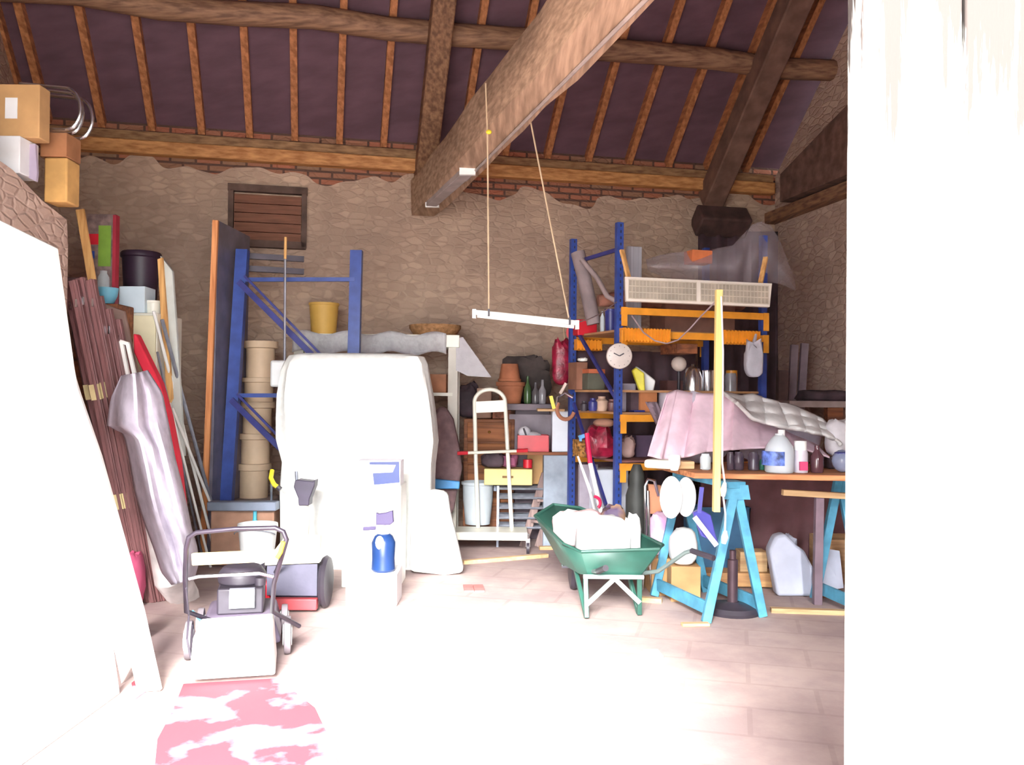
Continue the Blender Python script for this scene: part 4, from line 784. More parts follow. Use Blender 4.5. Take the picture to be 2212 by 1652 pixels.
# lower rack shelf
solo('bordeaux_sack', 'crumpled bordeaux plastic sack on the lower rack shelf', 'sack', MB().bag(RX(1298, .35) + Vector((0, 0, ZL)), (.24, .26, .26), 2, .25), bordeaux)
solo('brown_bowl', 'brown bowl lying on the bordeaux sack', 'bowl', MB().ell(RX(1305, .35) + Vector((0, 0, ZL + .29)), (.09, .08, .04)), M('brown_ceramic', (168, 124, 104), .7))
solo('floral_box', 'small ochre patterned box left of the bordeaux sack', 'box', rbox(1250, 1270, ZL, 950, .55, .12), M('ochre_print', (170, 120, 60), .8, var=.4, scale=40))
solo('blue_clamp', 'bright blue clamp on the ochre patterned box', 'clamp', MB().bar(P(1250, 945, 7.2), P(1276, 936, 7.2), .03, .03).box(P(1254, 946, 7.2), (.02, .03, .05)), skyb)
solo('tan_bundle', 'tan bundle right of the front blue post on the lower rack shelf', 'bundle', MB().bag(RX(1356, .3) + Vector((0, 0, ZL)), (.12, .16, .17), 13, .25), M('tan_dim', (176, 146, 140), .85))
solo('dark_box', 'dark violet box on the lower rack shelf behind the pink cloth', 'box', rbox(1376, 1420, ZL, 940, .4, .25), M('violet_dim', (84, 66, 88), .8), bevel=.004)
# under the rack
solo('grey_door_panel', 'grey panel standing on the floor under the rack behind the mop', 'panel', MB().box((RX(1272, .7).x, RX(1272, .7).y, .4), (.17, .03, .8), ra), M('mid_grey2', (160, 152, 164), .5))
solo('white_appliance', 'white appliance side standing under the rack', 'appliance', rbox(1290, 1366, 0, 1014, .5, .3), M('white_blue'), bevel=.01)
T('black_stand', 'black-green cylinder stand right of the front blue rack post', 'stand', [('body', MB().lathe((P(1384, 0, 6.85).x, 6.85, 0), [(.11, 0), (.11, .05), (.085, .08), (.085, .62), (.06, .7), (.06, .78), (.03, .86)], 20), M('black_green', (54, 56, 54), .6, var=.2))])
mq = F(1306, 1130); 
T('red_handled_mop', 'mop with a red upper handle and white lower pole leaning in the rack', 'mop', [
    ('pole', MB().tube([Vector((P(1310, 1120, 6.9).x, 6.9, .3)), P(1275, 1000, 6.93)], .018, 8), wplas), ('grip', MB().tube([P(1275, 1000, 6.93), P(1268, 935, 6.95)], .02, 8), M('crimson', (206, 30, 80), .4)),
    ('hook', MB().tube([P(1283, 1072, 6.86) + Vector((.05 * math.sin(t) , 0, .05 * math.cos(t) - .05)) for t in [i * .3 for i in range(9)]], .012, 8), M('crimson')), ('pad', MB().box(Vector((P(1296, 1110, 6.88).x, 6.88, .35)), (.06, .05, .16)), yellow)])
solo('white_pole', 'white pole with a pointed top leaning against the rear blue post', 'pole', MB().tube([F(1310, 1200) , P(1275, 1060, 7.0), P(1248, 985, 7.05)], [.016, .015, .008], 8), wplas)
# brown hose with chrome bracket at the rear post
hc = P(1222, 888, 7.55)
T('hose_bracket', 'chrome bracket with a curved brown hose and yellow handle by the rear blue post', 'hose reel', [
    ('hose', MB().tube([hc + Vector((-.075 * math.cos(t), 0, -.09 * math.sin(t) + .02)) for t in [i * math.pi / 10 for i in range(-2, 10)]], .017, 8), M('brown_rubber', (168, 110, 82), .6)),
    ('bracket', MB().tube([hc + Vector((-.08, 0, .03)), hc + Vector((-.07, 0, .12)), hc + Vector((-.01, 0, .16)), hc + Vector((.06, 0, .12))], .014, 8), chrome), ('tip', MB().tube([hc + Vector((-.05, -.02, .15)), hc + Vector((.0, -.02, .24))], .014, 8), M('ivory', (220, 200, 190), .5)),
    ('handle', MB().bar(hc + Vector((-.13, 0, .13)), hc + Vector((-.10, 0, .02)), .03, .03), yellow)])
solo('pine_offcut', 'short pine board under the yellow handle of the chrome bracket', 'board', MB().box(((P(1172, 0, 7.8).x + P(1226, 0, 7.8).x) / 2, 7.98, Z(0, 885, 7.8)), (.24, .36, .02)), pinex)
# behind and right of the rack
for i, (x0, x1, y0, l_) in enumerate(((1700, 1716, 745, 'tall grey profile leaning right of the rack, left of two'), (1718, 1738, 742, 'tall grey profile leaning right of the rack, right of two'))):
    solo('grey_profile', l_, 'profile', MB().bar(Vector((P(x0, 0, 8.55).x, 8.55, 0)), P(x1, y0, 8.7), .07, .05, up=(0, 1, 0)), M('dim_profile', (122, 106, 114), .6), group='tall grey profiles')
T('back_bench', 'wooden bench with pale boards on top behind the draped table', 'bench', [('top', bx(1705, 866, 1852, 880, 7.9, .5), M('pale_board_dim', (158, 138, 134), .8), {'bevel': .004}), ('leg', bx(1788, 880, 1822, 1200, 7.95, .1, 0), brownw), ('leg', bx(1712, 880, 1732, 1200, 7.95, .1, 0), greyw)])
solo('dark_blanket', 'dark folded blanket on the wooden bench', 'blanket', MB().bag((P(1790, 0, 8.1).x, 8.15, Z(0, 866, 7.9) + .004), (.5, .3, .12), 4, .2), dark)
solo('brown_post', 'dark brown timber post standing right behind the rack', 'post', MB().bar(Vector((P(1690, 0, 8.3).x, 8.3, 0)), P(1690, 800, 8.3), .09, .09), M('dark_timber'))
# ================================================================ TABLE ON TURQUOISE TRESTLES
TZ = .905
tpts = [F(1400, 1003, TZ), F(1562, 1030, TZ), F(1880, 1037, TZ)]
# table top polygon in plan
A0 = Vector((P(1395, 0, 6.15).x, 6.15, TZ)); 
top = [Vector((1.17, 5.62, TZ)), Vector((2.75, 5.50, TZ)), Vector((2.9, 6.45, TZ)), Vector((1.0, 6.6, TZ))]
solo('table_top', 'brown wooden board table top resting on turquoise trestles', 'table', MB().prism(top, (0, 0, -.035)), wood('table_wood', (206, 142, 96), (162, 102, 66), 'x'), bevel=.004)
def trestle(nf, ff, ft_rt, apx, name, lab):
    n1, n2, f1, f2 = nf[0], nf[1], ff[0], ff[1]; an = (n1 + n2) / 2 + Vector((0, 0, TZ - .06)); af = (f1 + f2) / 2 + Vector((0, 0, TZ - .06)); ps = []
    for q, a_ in ((n1, an), (n2, an), (f1, af), (f2, af)):
        ps.append(('leg', MB().bar(q + Vector((0, 0, .005)), a_ + (q - a_) * .03, .055, .05, up=(0, 1, 0)), turq, {'bevel': .003}))
    ps.append(('top_rail', MB().bar(an + Vector((0, -.04, 0)), af + Vector((0, .04, 0)), .12, .04), turq, {'bevel': .003}))
    ps.append(('gusset', MB().prism([an + Vector((-.07, -.035, .0)), an + Vector((.07, -.035, .0)), an + Vector((.085, -.035, -.09)), an + Vector((-.085, -.035, -.09))], (0, .02, 0)), turq))
    for a_, b_ in ((n1, f1), (n2, f2)):
        k = .10; p0 = lerp(a_, an, k); p1 = lerp(b_, af, k) if False else lerp(b_, af, .10); ps.append(('side_rail', MB().bar(p0, p1, .025, .08), turq, {'bevel': .003}))
    T(name, lab, 'trestle', ps)
nl, nr = F(1525, 1345), F(1647, 1332); vec = F(1413, 1288) - nl
trestle((nl, nr), (nl + vec, nr + vec), 0, 0, 'trestle', 'turquoise wooden trestle with the clamp post, nearest the wheelbarrow')
o2 = Vector((1.0, .03, 0)); sc_ = Vector((.0, 0, 0))
trestle((nl + o2, nr + o2), (nl + vec * .9 + o2 + Vector((.08, 0, 0)), nr + vec * .9 + o2 + Vector((.08, 0, 0))), 0, 0, 'trestle', 'turquoise wooden trestle at the right edge beside the door, partly hidden')
solo('yellow_post', 'tall pale yellow wooden post rising in front of the table', 'post', MB().bar(P(1547, 1105, 5.33), P(1553, 626, 5.33), .05, .04, up=(1, 0, 0)), M('yellow_pine', (226, 204, 130), .6, 0, .08, 3, (8, 8, .8)), bevel=.003)
wc = M('white_cable', (224, 214, 222), .5)
T('plug_cable', 'white cable with two plugs hanging down the yellow post', 'cable', [('cable', MB().tube([P(1558, 640, 5.29), P(1562, 760, 5.29), P(1561, 900, 5.29), P(1560, 1000, 5.29), P(1566, 1045, 5.29)], .006, 6).tube([P(1562, 1070, 5.3), P(1567, 1110, 5.3), P(1566, 1150, 5.3)], .006, 6), wc),
    ('plug', MB().tube([P(1566, 1042, 5.28), P(1563, 1058, 5.28), P(1562, 1072, 5.28)], [.01, .02, .012], 10), wplas), ('plug', MB().tube([P(1567, 1146, 5.28), P(1566, 1160, 5.28), P(1563, 1174, 5.28)], [.01, .022, .014], 10), wplas)])
# pink cloth draped over a heap
def pink(u, v):
    tp = [(1442, 848), (1462, 842), (1500, 850), (1545, 850), (1585, 853), (1640, 900), (1700, 930), (1760, 958)]
    bt = [(1399, 984), (1430, 992), (1480, 988), (1525, 976), (1580, 972), (1640, 968), (1720, 965), (1792, 988)]
    k = u * 7; i = min(6, int(k)); f = k - i; f = f * f * (3 - 2 * f)
    x = lerp(lerp(tp[i][0], tp[i + 1][0], f), lerp(bt[i][0], bt[i + 1][0], f), v); y = lerp(lerp(tp[i][1], tp[i + 1][1], f), lerp(bt[i][1], bt[i + 1][1], f), v)
    return P(x, y, lerp(6.35, 5.98, v) + .035 * math.sin(u * 26 + v * 2) * (.3 + v) + .015 * math.sin(u * 51))
solo('pink_cloth', 'pale pink cloth draped over a heap on the table', 'cloth', MB().surf(pink, 70, 20), pinkc, thick=.01)
solo('heap_box', 'grey-mauve bundle forming the heap under the pink cloth', 'bundle', MB().bag((P(1515, 0, 6.45).x, 6.42, TZ + .003), (.46, .24, .50), 7, .1), greyc)
def quilt(u, v):
    tp = [(1560, 848), (1600, 856), (1625, 852), (1655, 862), (1680, 868), (1715, 878), (1745, 892), (1775, 905), (1800, 935)]
    bt = [(1592, 870), (1625, 905), (1660, 918), (1700, 925), (1730, 928), (1755, 935), (1780, 940), (1802, 950), (1818, 962)]
    k = u * 8; i = min(7, int(k)); f = k - i
    x = lerp(lerp(tp[i][0], tp[i + 1][0], f), lerp(bt[i][0], bt[i + 1][0], f), v); y = lerp(lerp(tp[i][1], tp[i + 1][1], f), lerp(bt[i][1], bt[i + 1][1], f), v)
    return P(x, y, lerp(6.3, 6.02, v) - .05 * abs(math.sin(u * 19 + v * 2)) - .03 * abs(math.sin(v * 8 + u * 5)))
solo('white_quilt', 'ruffled white-grey quilt lying over the right part of the pink cloth', 'quilt', MB().surf(quilt, 60, 16), M('quilt', (206, 204, 204), .9, var=.08, scale=10), thick=.025)
solo('quilt_core', 'grey padding heaped under the white quilt', 'padding', MB().bag((P(1690, 0, 6.42).x, 6.42, TZ + .003), (.6, .24, .36), 8, .15), greyc)
bz = TZ + .002
def jar(cx, y0, w_, D, lab, mat, prof, parts=None, name='jar', cat='jar', group=None):
    m = lathepx(cx, y0, 1020, D, w_, prof, bz); return solo(name, lab, cat, m, mat, group=group)
gp = [(.85, 0), (1, .05), (1, .8), (.75, .92), (.75, 1), (.7, .98), (.9, .78), (.88, .06)]
dg = M('dark_glass2', (90, 78, 92), .1, alpha=.7, bump=0)
for cx, w_, l_ in ((1578, 16, 'small dark glass jar on the table, leftmost behind the yellow post'), (1596, 22, 'dark glass jar on the table, middle of the three'), (1628, 24, 'widest dark glass jar on the table, beside the big jug')):
    jar(cx, 976, w_, 5.85, l_, dg, gp, group='dark glass jars on the table')
jar(1524, 980, 24, 5.85, 'clear glass jar left of the yellow post', glassm, gp, group='glass jars on the table')
jar(1646, 992, 12, 5.9, 'tiny green bottle between the dark jars and the big jug', M('green_small', (60, 130, 110), .3), gp, name='bottle', cat='bottle')
T('water_jug', 'large clear plastic water jug on the table', 'jug', [('jug', lathepx(1684, 936, 1028, 5.72, 62, [(.92, 0), (1, .04), (1, .55), (.9, .68), (.55, .88), (.3, .96), (.3, 1)], bz), jugp), ('cap', lathepx(1688, 928, 938, 5.72, 15, [(1, 0), (1, 1), (0, 1)], Z(0, 938, 5.72)), wplas), ('label', MB().lathe((P(1684, 0, 5.72).x, 5.72, Z(0, 998, 5.72)), [(.0955, 0), (.0955, .09)], 24), M('blue_print', (96, 124, 206), .5, var=.4, scale=22))])
T('white_bottle', 'white bottle with a pink label right of the big jug', 'bottle', [('bottle', lathepx(1730, 962, 1026, 5.72, 30, [(.95, 0), (1, .05), (1, .7), (.8, .85), (.8, 1), (0, 1)], bz), M('grey_white_plastic', (206, 200, 212), .35)), ('cap', lathepx(1729, 952, 966, 5.72, 26, [(1, 0), (1, 1), (0, 1)], Z(0, 966, 5.72)), wplas), ('label', MB().box((P(1741, 0, 5.67).x, 5.665, Z(0, 1000, 5.67)), (.05, .02, .055)), M('pink_label', (206, 60, 110), .5))])
jar(1765, 962, 28, 5.72, 'dark brown bottle right of the white bottle', M('brown_glass', (84, 54, 62), .15, bump=0), [(.9, 0), (1, .06), (1, .6), (.4, .82), (.4, 1)], name='bottle', cat='bottle')
T('blue_globe_jar', 'round glass jar with a blue top near the right end of the table', 'jar', [('glass', MB().ell((P(1825, 0, 5.75).x, 5.75, bz + .075), (.07, .07, .075)), M('globe_glass', (150, 160, 190), .08, bump=0, alpha=.6)), ('lid', MB().lathe((P(1825, 0, 5.75).x, 5.75, bz + .10), [(.058, 0), (.05, .03), (.02, .045), (0, .047)], 20), bluedk)])
solo('pale_blue_canister', 'pale blue canister at the right end of the table by the door', 'canister', lathepx(1862, 935, 1028, 5.8, 44, [(1, 0), (1, .8), (.5, .95), (.5, 1)], bz), M('pale_blue2', (186, 204, 230), .4))
solo('white_pillow', 'white pillow leaning at the right end of the table', 'pillow', MB().bag((P(1822, 0, 6.05).x, 6.08, bz + .08), (.2, .16, .26), 5, .12), M('off_white_cloth', (206, 202, 208), .9))
solo('pillow_base', 'dark folded bundle under the white pillow', 'bundle', MB().box((P(1822, 0, 6.05).x, 6.1, bz + .04), (.2, .16, .078)), dark, bevel=.01)
solo('red_hat', 'small red cap behind the white pillow', 'cap', MB().bag((P(1848, 0, 6.2).x, 6.22, TZ + .003), (.1, .1, .33), 5, .1), M('red_cloth', (180, 50, 60), .8))
solo('small_tan_block', 'tan wooden block on the table below the pink cloth', 'block', MB().box(((P(1488, 0, 5.9).x), 5.95, TZ + .027), (.12, .12, .05)), pinex, bevel=.004)
solo('white_cup', 'white cup on the left end of the table', 'cup', lathepx(1457, 983, 1012, 5.78, 27, [(.6, 0), (.95, .4), (1, 1), (.9, 1), (.55, .1)], bz), wplas)
solo('white_roll', 'cream padded roll overhanging the left end of the table', 'roll', MB().bar((.93, 6.0, TZ + .032), (1.10, 5.9, TZ + .032), .16, .058), cream, bevel=.02)
# under / in front of the table
T('t_shaped_stand', 'grey-brown T-shaped stand with a pale wooden crossbar right of the table centre', 'stand', [
    ('post', MB().bar(F(1765, 1305), Vector((F(1765, 1305).x + .01, F(1765, 1305).y, Z(1765, 1074, 5.94))), .055, .05), M('mauve_post', (126, 106, 118), .6), {'bevel': .003}), ('crossbar', MB().bar(P(1690, 1063, 5.92), P(1845, 1072, 5.92), .05, .04), pinex, {'bevel': .003})])
ub = F(1582, 1322)
T('umbrella_base', 'round black parasol base with an upright tube under the table', 'parasol base', [('base', MB().lathe(ub, [(.175, 0), (.18, .02), (.16, .045), (.05, .06), (.04, .07), (0, .07)], 30), black), ('tube', MB().lathe(ub, [(.033, .05), (.033, .34), (.022, .345), (.022, .4), (0, .4)], 16), M('bronze_tube', (86, 66, 74), .4, .4))])
gs = [(1672, 1195), (1690, 1165), (1712, 1160), (1735, 1185), (1750, 1195), (1765, 1290 - 60), (1760, 1282), (1680, 1292)]
gd = 6.15
solo('grey_plastic_sheets', 'stack of folded pale grey plastic sheets behind the T-shaped stand', 'plastic sheets', MB().prism([Vector((P(x, y, gd).x, gd + .15 * (1292 - y) / 130, max(0.004, Z(x, y, gd) if y < 1270 else .004))) for x, y in gs], (0, .12, 0)), M('blue_grey_film', (186, 190, 208), .6, var=.06), bevel=.02)
solo('grey_plastic_bag', 'lumpy pale grey bag on the folded plastic sheets', 'bag', MB().bag((P(1700, 0, 6.5).x, 6.48, .004), (.18, .2, .36), 17, .2), M('blue_grey_film'))
solo('grey_panel_square', 'square pale grey sheet leaning right of the T-shaped stand', 'sheet', MB().prism([Vector((P(1778, 0, 6.1).x, 6.1, .05)), Vector((P(1829, 0, 6.1).x, 6.1, .08)), Vector((P(1820, 0, 6.3).x, 6.3, .30)), Vector((P(1776, 0, 6.3).x, 6.3, .32))], (0, .012, 0)), M('blue_grey_film'))
solo('panel_prop', 'low wooden block under the square pale grey sheet', 'block', MB().box((P(1800, 0, 6.2).x, 6.24, .024), (.14, .2, .046)), brownw)
solo('wooden_crate', 'pale wooden crate on the floor at the right below the table', 'crate', crate(1778, 1165, 1880, 1235, 6.6, .3, 0, pinex), M('crate_wood', (196, 156, 116), .8, 0, .12, 5, (1, 1, 10)), bevel=.003)
q0_, q1_ = F(1412, 1262), F(1676, 1272)
solo('long_plank_stack', 'long tan planks stacked on the floor behind the turquoise trestle', 'planks', MB().bar((1.15, 6.55, .06), (2.05, 6.5, .06), .2, .10), wood('tan_plank', (204, 160, 110), (170, 122, 82), 'x'), bevel=.004)
solo('yellow_wood_box', 'yellow-tan wooden box on the long tan planks', 'box', MB().box((P(1632, 0, 6.5).x, 6.52, .112 + .075), (.2, .15, .15)), pinex, bevel=.004)
solo('cardboard_tray', 'tan cardboard box on the floor right of the wheelbarrow', 'box', MB().box((P(1440, 0, 6.25).x, 6.3, .13), (.18, .3, .26)), card, bevel=.005)
solo('pink_white_sack', 'white sack with magenta print standing on the tan cardboard box', 'sack', MB().bag((P(1437, 0, 6.2).x, 6.28, .262), (.15, .2, .30), 19, .1), M('pink_print', (236, 226, 234), .6, var=.02, rgb2=(222, 160, 206)))
solo('white_square_bag', 'bulging white bag in front of the long planks', 'bag', MB().bag((P(1487, 0, 6.0).x, 6.05, .24), (.19, .18, .24), 21, .1), wplas)
solo('bag_box', 'low tan wooden box carrying the bulging white bag', 'box', MB().box((P(1487, 0, 6.05).x, 6.08, .119), (.2, .2, .238)), card, bevel=.004)
for x, w_, y0, y1, d_, l_ in ((1450, 50, 1028, 1120, 5.72, 'white oval chair cushion hanging under the table edge, left of two'), (1482, 44, 1030, 1116, 5.78, 'white oval chair cushion hanging under the table edge, right of two')):
    c_ = P(x, (y0 + y1) / 2, d_); solo('oval_cushion', l_, 'cushion', MB().ell(c_, (w_ / 2 / FPX * d_, .03, (y1 - y0) / 2 / FPX * d_), 24), wplas, group='white oval cushions')
chm = chrome
c0_ = F(1405, 1262)
T('chrome_chair', 'chrome framed chair with a tan back behind the wheelbarrow handle', 'chair', [
    ('frame', MB().tube([Vector((.96, 6.35, .0)), P(1395, 1150, 6.35), P(1394, 1050, 6.35), P(1400, 1035, 6.35), P(1414, 1038, 6.35), P(1422, 1070, 6.4)], .012, 8), chm), ('leg', MB().tube([Vector((1.0, 6.2, 0)), P(1402, 1150, 6.2), P(1400, 1060, 6.25)], .011, 8), chm),
    ('backrest', poly([(1400, 1045), (1428, 1048), (1430, 1110), (1404, 1110)], 6.42, .02), M('tan_ply', (200, 136, 100), .6), {'bevel': .004})])
T('blue_dustpan', 'dark blue dustpan with its handle up, hanging by the turquoise trestle', 'dustpan', [('pan', MB().prism([P(1498, 1108, 5.3), P(1512, 1100, 5.3), P(1536, 1112, 5.3), P(1545, 1150, 5.26), P(1553, 1176, 5.24), P(1538, 1168, 5.24), P(1515, 1158, 5.24)], (0, .05, 0)), M('deep_blue', (66, 64, 150), .4), {'bevel': .006}), ('handle', MB().bar(P(1510, 1108, 5.3), P(1516, 1052, 5.32), .024, .016), M('deep_blue')), ('lip', MB().bar(P(1500, 1116, 5.23), P(1548, 1178, 5.21), .02, .03), M('grey_lip', (176, 170, 190), .5))])
solo('blue_bin', 'dull blue crate beneath the table behind the dustpan', 'crate', crate(1488, 1095, 1620, 1200, 6.8, .2, .0, skyb), M('dull_blue', (62, 110, 150), .6), bevel=.004)
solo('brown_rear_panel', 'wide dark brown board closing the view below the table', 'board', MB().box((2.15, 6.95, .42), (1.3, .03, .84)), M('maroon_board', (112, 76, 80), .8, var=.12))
for (a_, b_, l_) in (((1665, 1322), (1835, 1328), 'batten lying between the trestles'), ((1380, 1298), (1430, 1302), 'short batten between wheelbarrow and trestle')):
    p0, p1 = F(*a_), F(*b_); solo('floor_batten', 'pale wooden ' + l_, 'batten', MB().bar(p0 + Vector((0, 0, .0152)), p1 + Vector((0, 0, .0152)), .05, .03), pinex, group='battens by the trestles')
p_ = F(1502, 1352); solo('wood_chip', 'pale wooden wedge on the floor at the foot of the turquoise trestle', 'wedge', MB().box((p_.x, p_.y, .011), (.17, .05, .02), .1), pinex, bevel=.004)
p_ = F(1405, 1415); solo('stone_tile', 'pale broken tile lying alone on the floor ahead of the wheelbarrow', 'tile', MB().prism([p_ + Vector((-.06, -.06, .002)), p_ + Vector((.06, -.06, .002)), p_ + Vector((.05, .07, .002)), p_ + Vector((-.03, .06, .002))], (0, 0, .012)), cardw)
for x, y, l_ in ((1012, 1272, 'left'), (1034, 1272, 'right')):
    p_ = F(x, y); solo('red_brick', f'pink-red brick set flush in the floor near the trolley, {l_} of the pair', 'brick', MB().box((p_.x, p_.y, .006), (.07, .2, .012), .1), M('floor_brick', (186, 112, 108), .9), group='pair of red bricks in the floor')
# ================================================================ WHEELBARROW
gl, gr = F(1267, 1338), F(1381, 1330)
wx = (gr - gl).normalized(); wy = Vector((-.25, 1, 0)).normalized()    # barrow axis points away to the left
mid = (gl + gr) / 2
def B(u, v, z): return mid + Vector((1, .0, 0)) * u + wy * v + Vector((0, 0, z))
def tray():
    rim = [B(-.22, -.05, .42), B(.27, -.04, .44), B(.33, .05, .45), B(.30, .62, .48), B(.06, .86, .58), B(-.13, .87, .60), B(-.33, .62, .55), B(-.30, .05, .45)]
    bot = [B(-.15, .03, .26), B(.18, .03, .26), B(.22, .08, .26), B(.19, .45, .26), B(.04, .58, .26), B(-.06, .58, .26), B(-.20, .45, .26), B(-.19, .08, .26)]
    return rim, bot
rim, bot = tray(); n_ = 8
m = MB(); m.add(rim + bot, [(k, (k + 1) % n_, n_ + (k + 1) % n_, n_ + k) for k in range(n_)] + [[n_ + k for k in range(n_)]])
wbp = [('tray', m, green, {'thick': .006, 'subs': [('rim', MB().tube(rim, .011, 8, True), green)]})]
for s_, q in ((-1, gl), (1, gr)):
    k1, k2 = B(.17 * s_, .02, .26), B(.17 * s_, .22, .26)
    wbp.append(('leg', MB().bar(q + Vector((0, 0, .01)), k1, .03, .03).bar(q + Vector((0, .03, .01)), k2, .025, .025), green, {'bevel': .003}))
    wbp.append(('leg_brace', MB().bar(lerp(q, k1, .35) + Vector((0, -.02, 0)), B(0, -.02, .25), .028, .012, up=(0, 1, 0)), M('silver_green', (196, 214, 210), .35, .3)))
wbp.append(('cross_tube', MB().tube([B(-.19, 0, .255), B(.19, 0, .255)], .014, 8), M('silver_green')))
wbp.append(('handle', MB().tube([B(.13, .5, .25), B(.2, .05, .27), B(.27, -.03, .30), B(.38, -.16, .44), B(.41, -.18, .455)], .014, 8), M('grey_green', (96, 110, 108), .5), {'subs': [('grip', MB().tube([B(.41, -.18, .455), B(.47, -.34, .44)], .018, 8), black)]}))
wbp.append(('handle', MB().tube([B(-.1, .5, .25), B(-.12, .05, .28), B(-.13, -.10, .31)], .014, 8), M('grey_green'), {'subs': [('grip', MB().tube([B(-.13, -.10, .31), B(-.14, -.26, .36)], .02, 8), black)]}))
wbp.append(('wheel', MB().lathe(B(-.03, .82, .17), [(.11, 0), (.16, .01), (.17, .035), (.16, .06), (.11, .07)], 26, (1, 0, 0)), black, {'subs': [('hub', MB().tube([B(-.08, .82, .17), B(.08, .82, .17)], .02, 10), steel)]}))
wbp.append(('fork', MB().bar(B(-.09, .5, .25), B(-.07, .84, .17), .02, .02).bar(B(.07, .5, .25), B(.07, .84, .17), .02, .02), green))
T('wheelbarrow', 'green wheelbarrow loaded with white bags in the middle of the floor', 'wheelbarrow', wbp)
solo('white_sack', 'big square white bag in the wheelbarrow nearest its rim', 'bag', MB().bag(B(.0, .20, .272), (.36, .26, .34), 4, .08), wplas)
solo('patterned_bag', 'white bag with red spots lying in the nose of the wheelbarrow', 'bag', MB().bag(B(-.02, .64, .34), (.36, .22, .24), 6, .2), M('red_spot_bag', (236, 232, 230), .6, var=.02, scale=7, rgb2=(226, 160, 166)))
solo('feed_bag', 'yellow and violet printed bag at the back right of the wheelbarrow', 'bag', MB().bag(B(.15, .46, .32), (.18, .16, .33), 8, .15), M('feed_print', (190, 150, 70), .6, var=.02, scale=5, rgb2=(70, 52, 82)))
solo('grey_white_bag', 'translucent white bag at the right side of the wheelbarrow', 'bag', MB().bag(B(.23, .30, .32), (.10, .16, .28), 15, .2), cardw)
# ================================================================ LAWN MOWER
bz0, by = F(500, 1478), 0
mx = lambda px, D: P(px, 1300, D).x
D0 = F(500, 1478).y
bl, br_ = P(412, 1478, D0).x, P(592, 1478, D0).x; zt3 = Z(500, 1362, D0 + .1)
lm = []
lm.append(('grass_box', MB().prism([Vector((bl, D0, .03)), Vector((br_, D0, .03)), Vector((br_ - .02, D0 + .08, zt3)), Vector((bl + .01, D0 + .08, zt3 - .01))], (0, .34, 0)), M('white_fabric_box', (226, 226, 222), .8, var=.03), {'bevel': .012}))
dk0 = D0 + .44
lm.append(('deck', MB().prism([Vector((bl - .02, dk0, .06)), Vector((br_ + .02, dk0, .06)), Vector((br_ - .02, dk0, .2)), Vector((bl + .02, dk0, .2))], (0, .48, .0)), M('mower_red', (120, 108, 128), .45), {'bevel': .02}))
ec = Vector(((bl + br_) / 2, dk0 + .25, .2))
lm.append(('engine', MB().box(ec + Vector((0, 0, .07)), (.24, .3, .14)).lathe(ec + Vector((0, .02, .14)), [(.13, 0), (.13, .05), (.1, .09), (0, .1)], 22), black, {'bevel': .01, 'subs': [('engine_cover', MB().box(ec + Vector((.01, -.16, .09)), (.13, .04, .1)), M('silver_cover', (196, 200, 214), .4)), ('fuel_cap', MB().lathe(ec + Vector((.1, -.08, .14)), [(.03, 0), (.03, .04), (0, .045)], 14), black)]}))
for x_, y_, r_ in ((bl - .05, dk0 + .02, .1), (br_ + .05, dk0 + .02, .1), (bl - .03, dk0 + .42, .085), (br_ + .03, dk0 + .42, .085)):
    lm.append(('wheel', MB().lathe((x_ - .02, y_, r_), [(r_ * .6, 0), (r_ * .97, .004), (r_, .02), (r_ * .97, .036), (r_ * .6, .04)], 24, (1, 0, 0)), M('tyre_grey', (120, 112, 118), .7), {'subs': [('hub', MB().disc((x_ - .024, y_, r_), r_ * .55, .048, (1, 0, 0), 18), wplas)]}))
HD = D0 + .05
hl = [Vector((bl + .0, dk0 + .05, .15)), P(402, 1320, HD + .25), P(400, 1250, HD + .1), P(402, 1185, HD), P(408, 1160, HD), P(425, 1150, HD)]
hr = [P(595, 1140, HD), P(612, 1148, HD), P(619, 1165, HD), P(612, 1190, HD), P(592, 1260, HD + .1), P(588, 1320, HD + .25), Vector((br_ - .0, dk0 + .05, .15))]
lm.append(('handlebar', MB().tube(hl + [P(510, 1142, HD)] + hr, .012, 10), M('dark_tube', (50, 43, 54), .35, .3)))
lm.append(('cross_tube', MB().tube([P(408, 1250, HD + .1), P(430, 1245, HD + .1), P(560, 1238, HD + .1), P(592, 1246, HD + .1)], .009, 8), chrome))
lm.append(('control_panel', MB().prism([P(412, 1196, HD + .02), P(600, 1188, HD + .02), P(610, 1212, HD + .04), P(414, 1222, HD + .04)], (0, .03, 0)), M('cream_bar', (236, 226, 160), .5), {'bevel': .006}))
lm.append(('brake_lever', MB().tube([P(612, 1170, HD - .02), P(606, 1192, HD - .02), P(598, 1205, HD - .02)], .011, 8), yellow, {'label': 'yellow brake lever'}))
lm.append(('starter_cord', MB().tube([P(415, 1320, HD + .3), P(435, 1340, HD + .35), P(455, 1352, HD + .4)], .008, 6), M('cyan_cord', (120, 190, 220), .5)))
lm.append(('cable', MB().tube([P(402, 1270, HD + .1), P(408, 1330, HD + .2), P(404, 1380, HD + .1), P(412, 1420, HD + .1), P(416, 1350, HD + .3)], .005, 6), black))
pv = Vector(((bl + br_) / 2, D0, 0)); RZ = Matrix.Rotation(.24, 3, 'Z')
def spin(ps):
    for p in ps:
        if p[0] in ('grass_box', 'deck', 'engine', 'wheel', 'engine_cover', 'fuel_cap', 'hub'): p[1].v = [pv + RZ @ (v - pv) for v in p[1].v]
        if len(p) > 3: spin(p[3].get('subs', []))
spin(lm)
T('lawn_mower', 'petrol lawn mower with a white grass box and dark looped handle', 'lawn mower', lm)
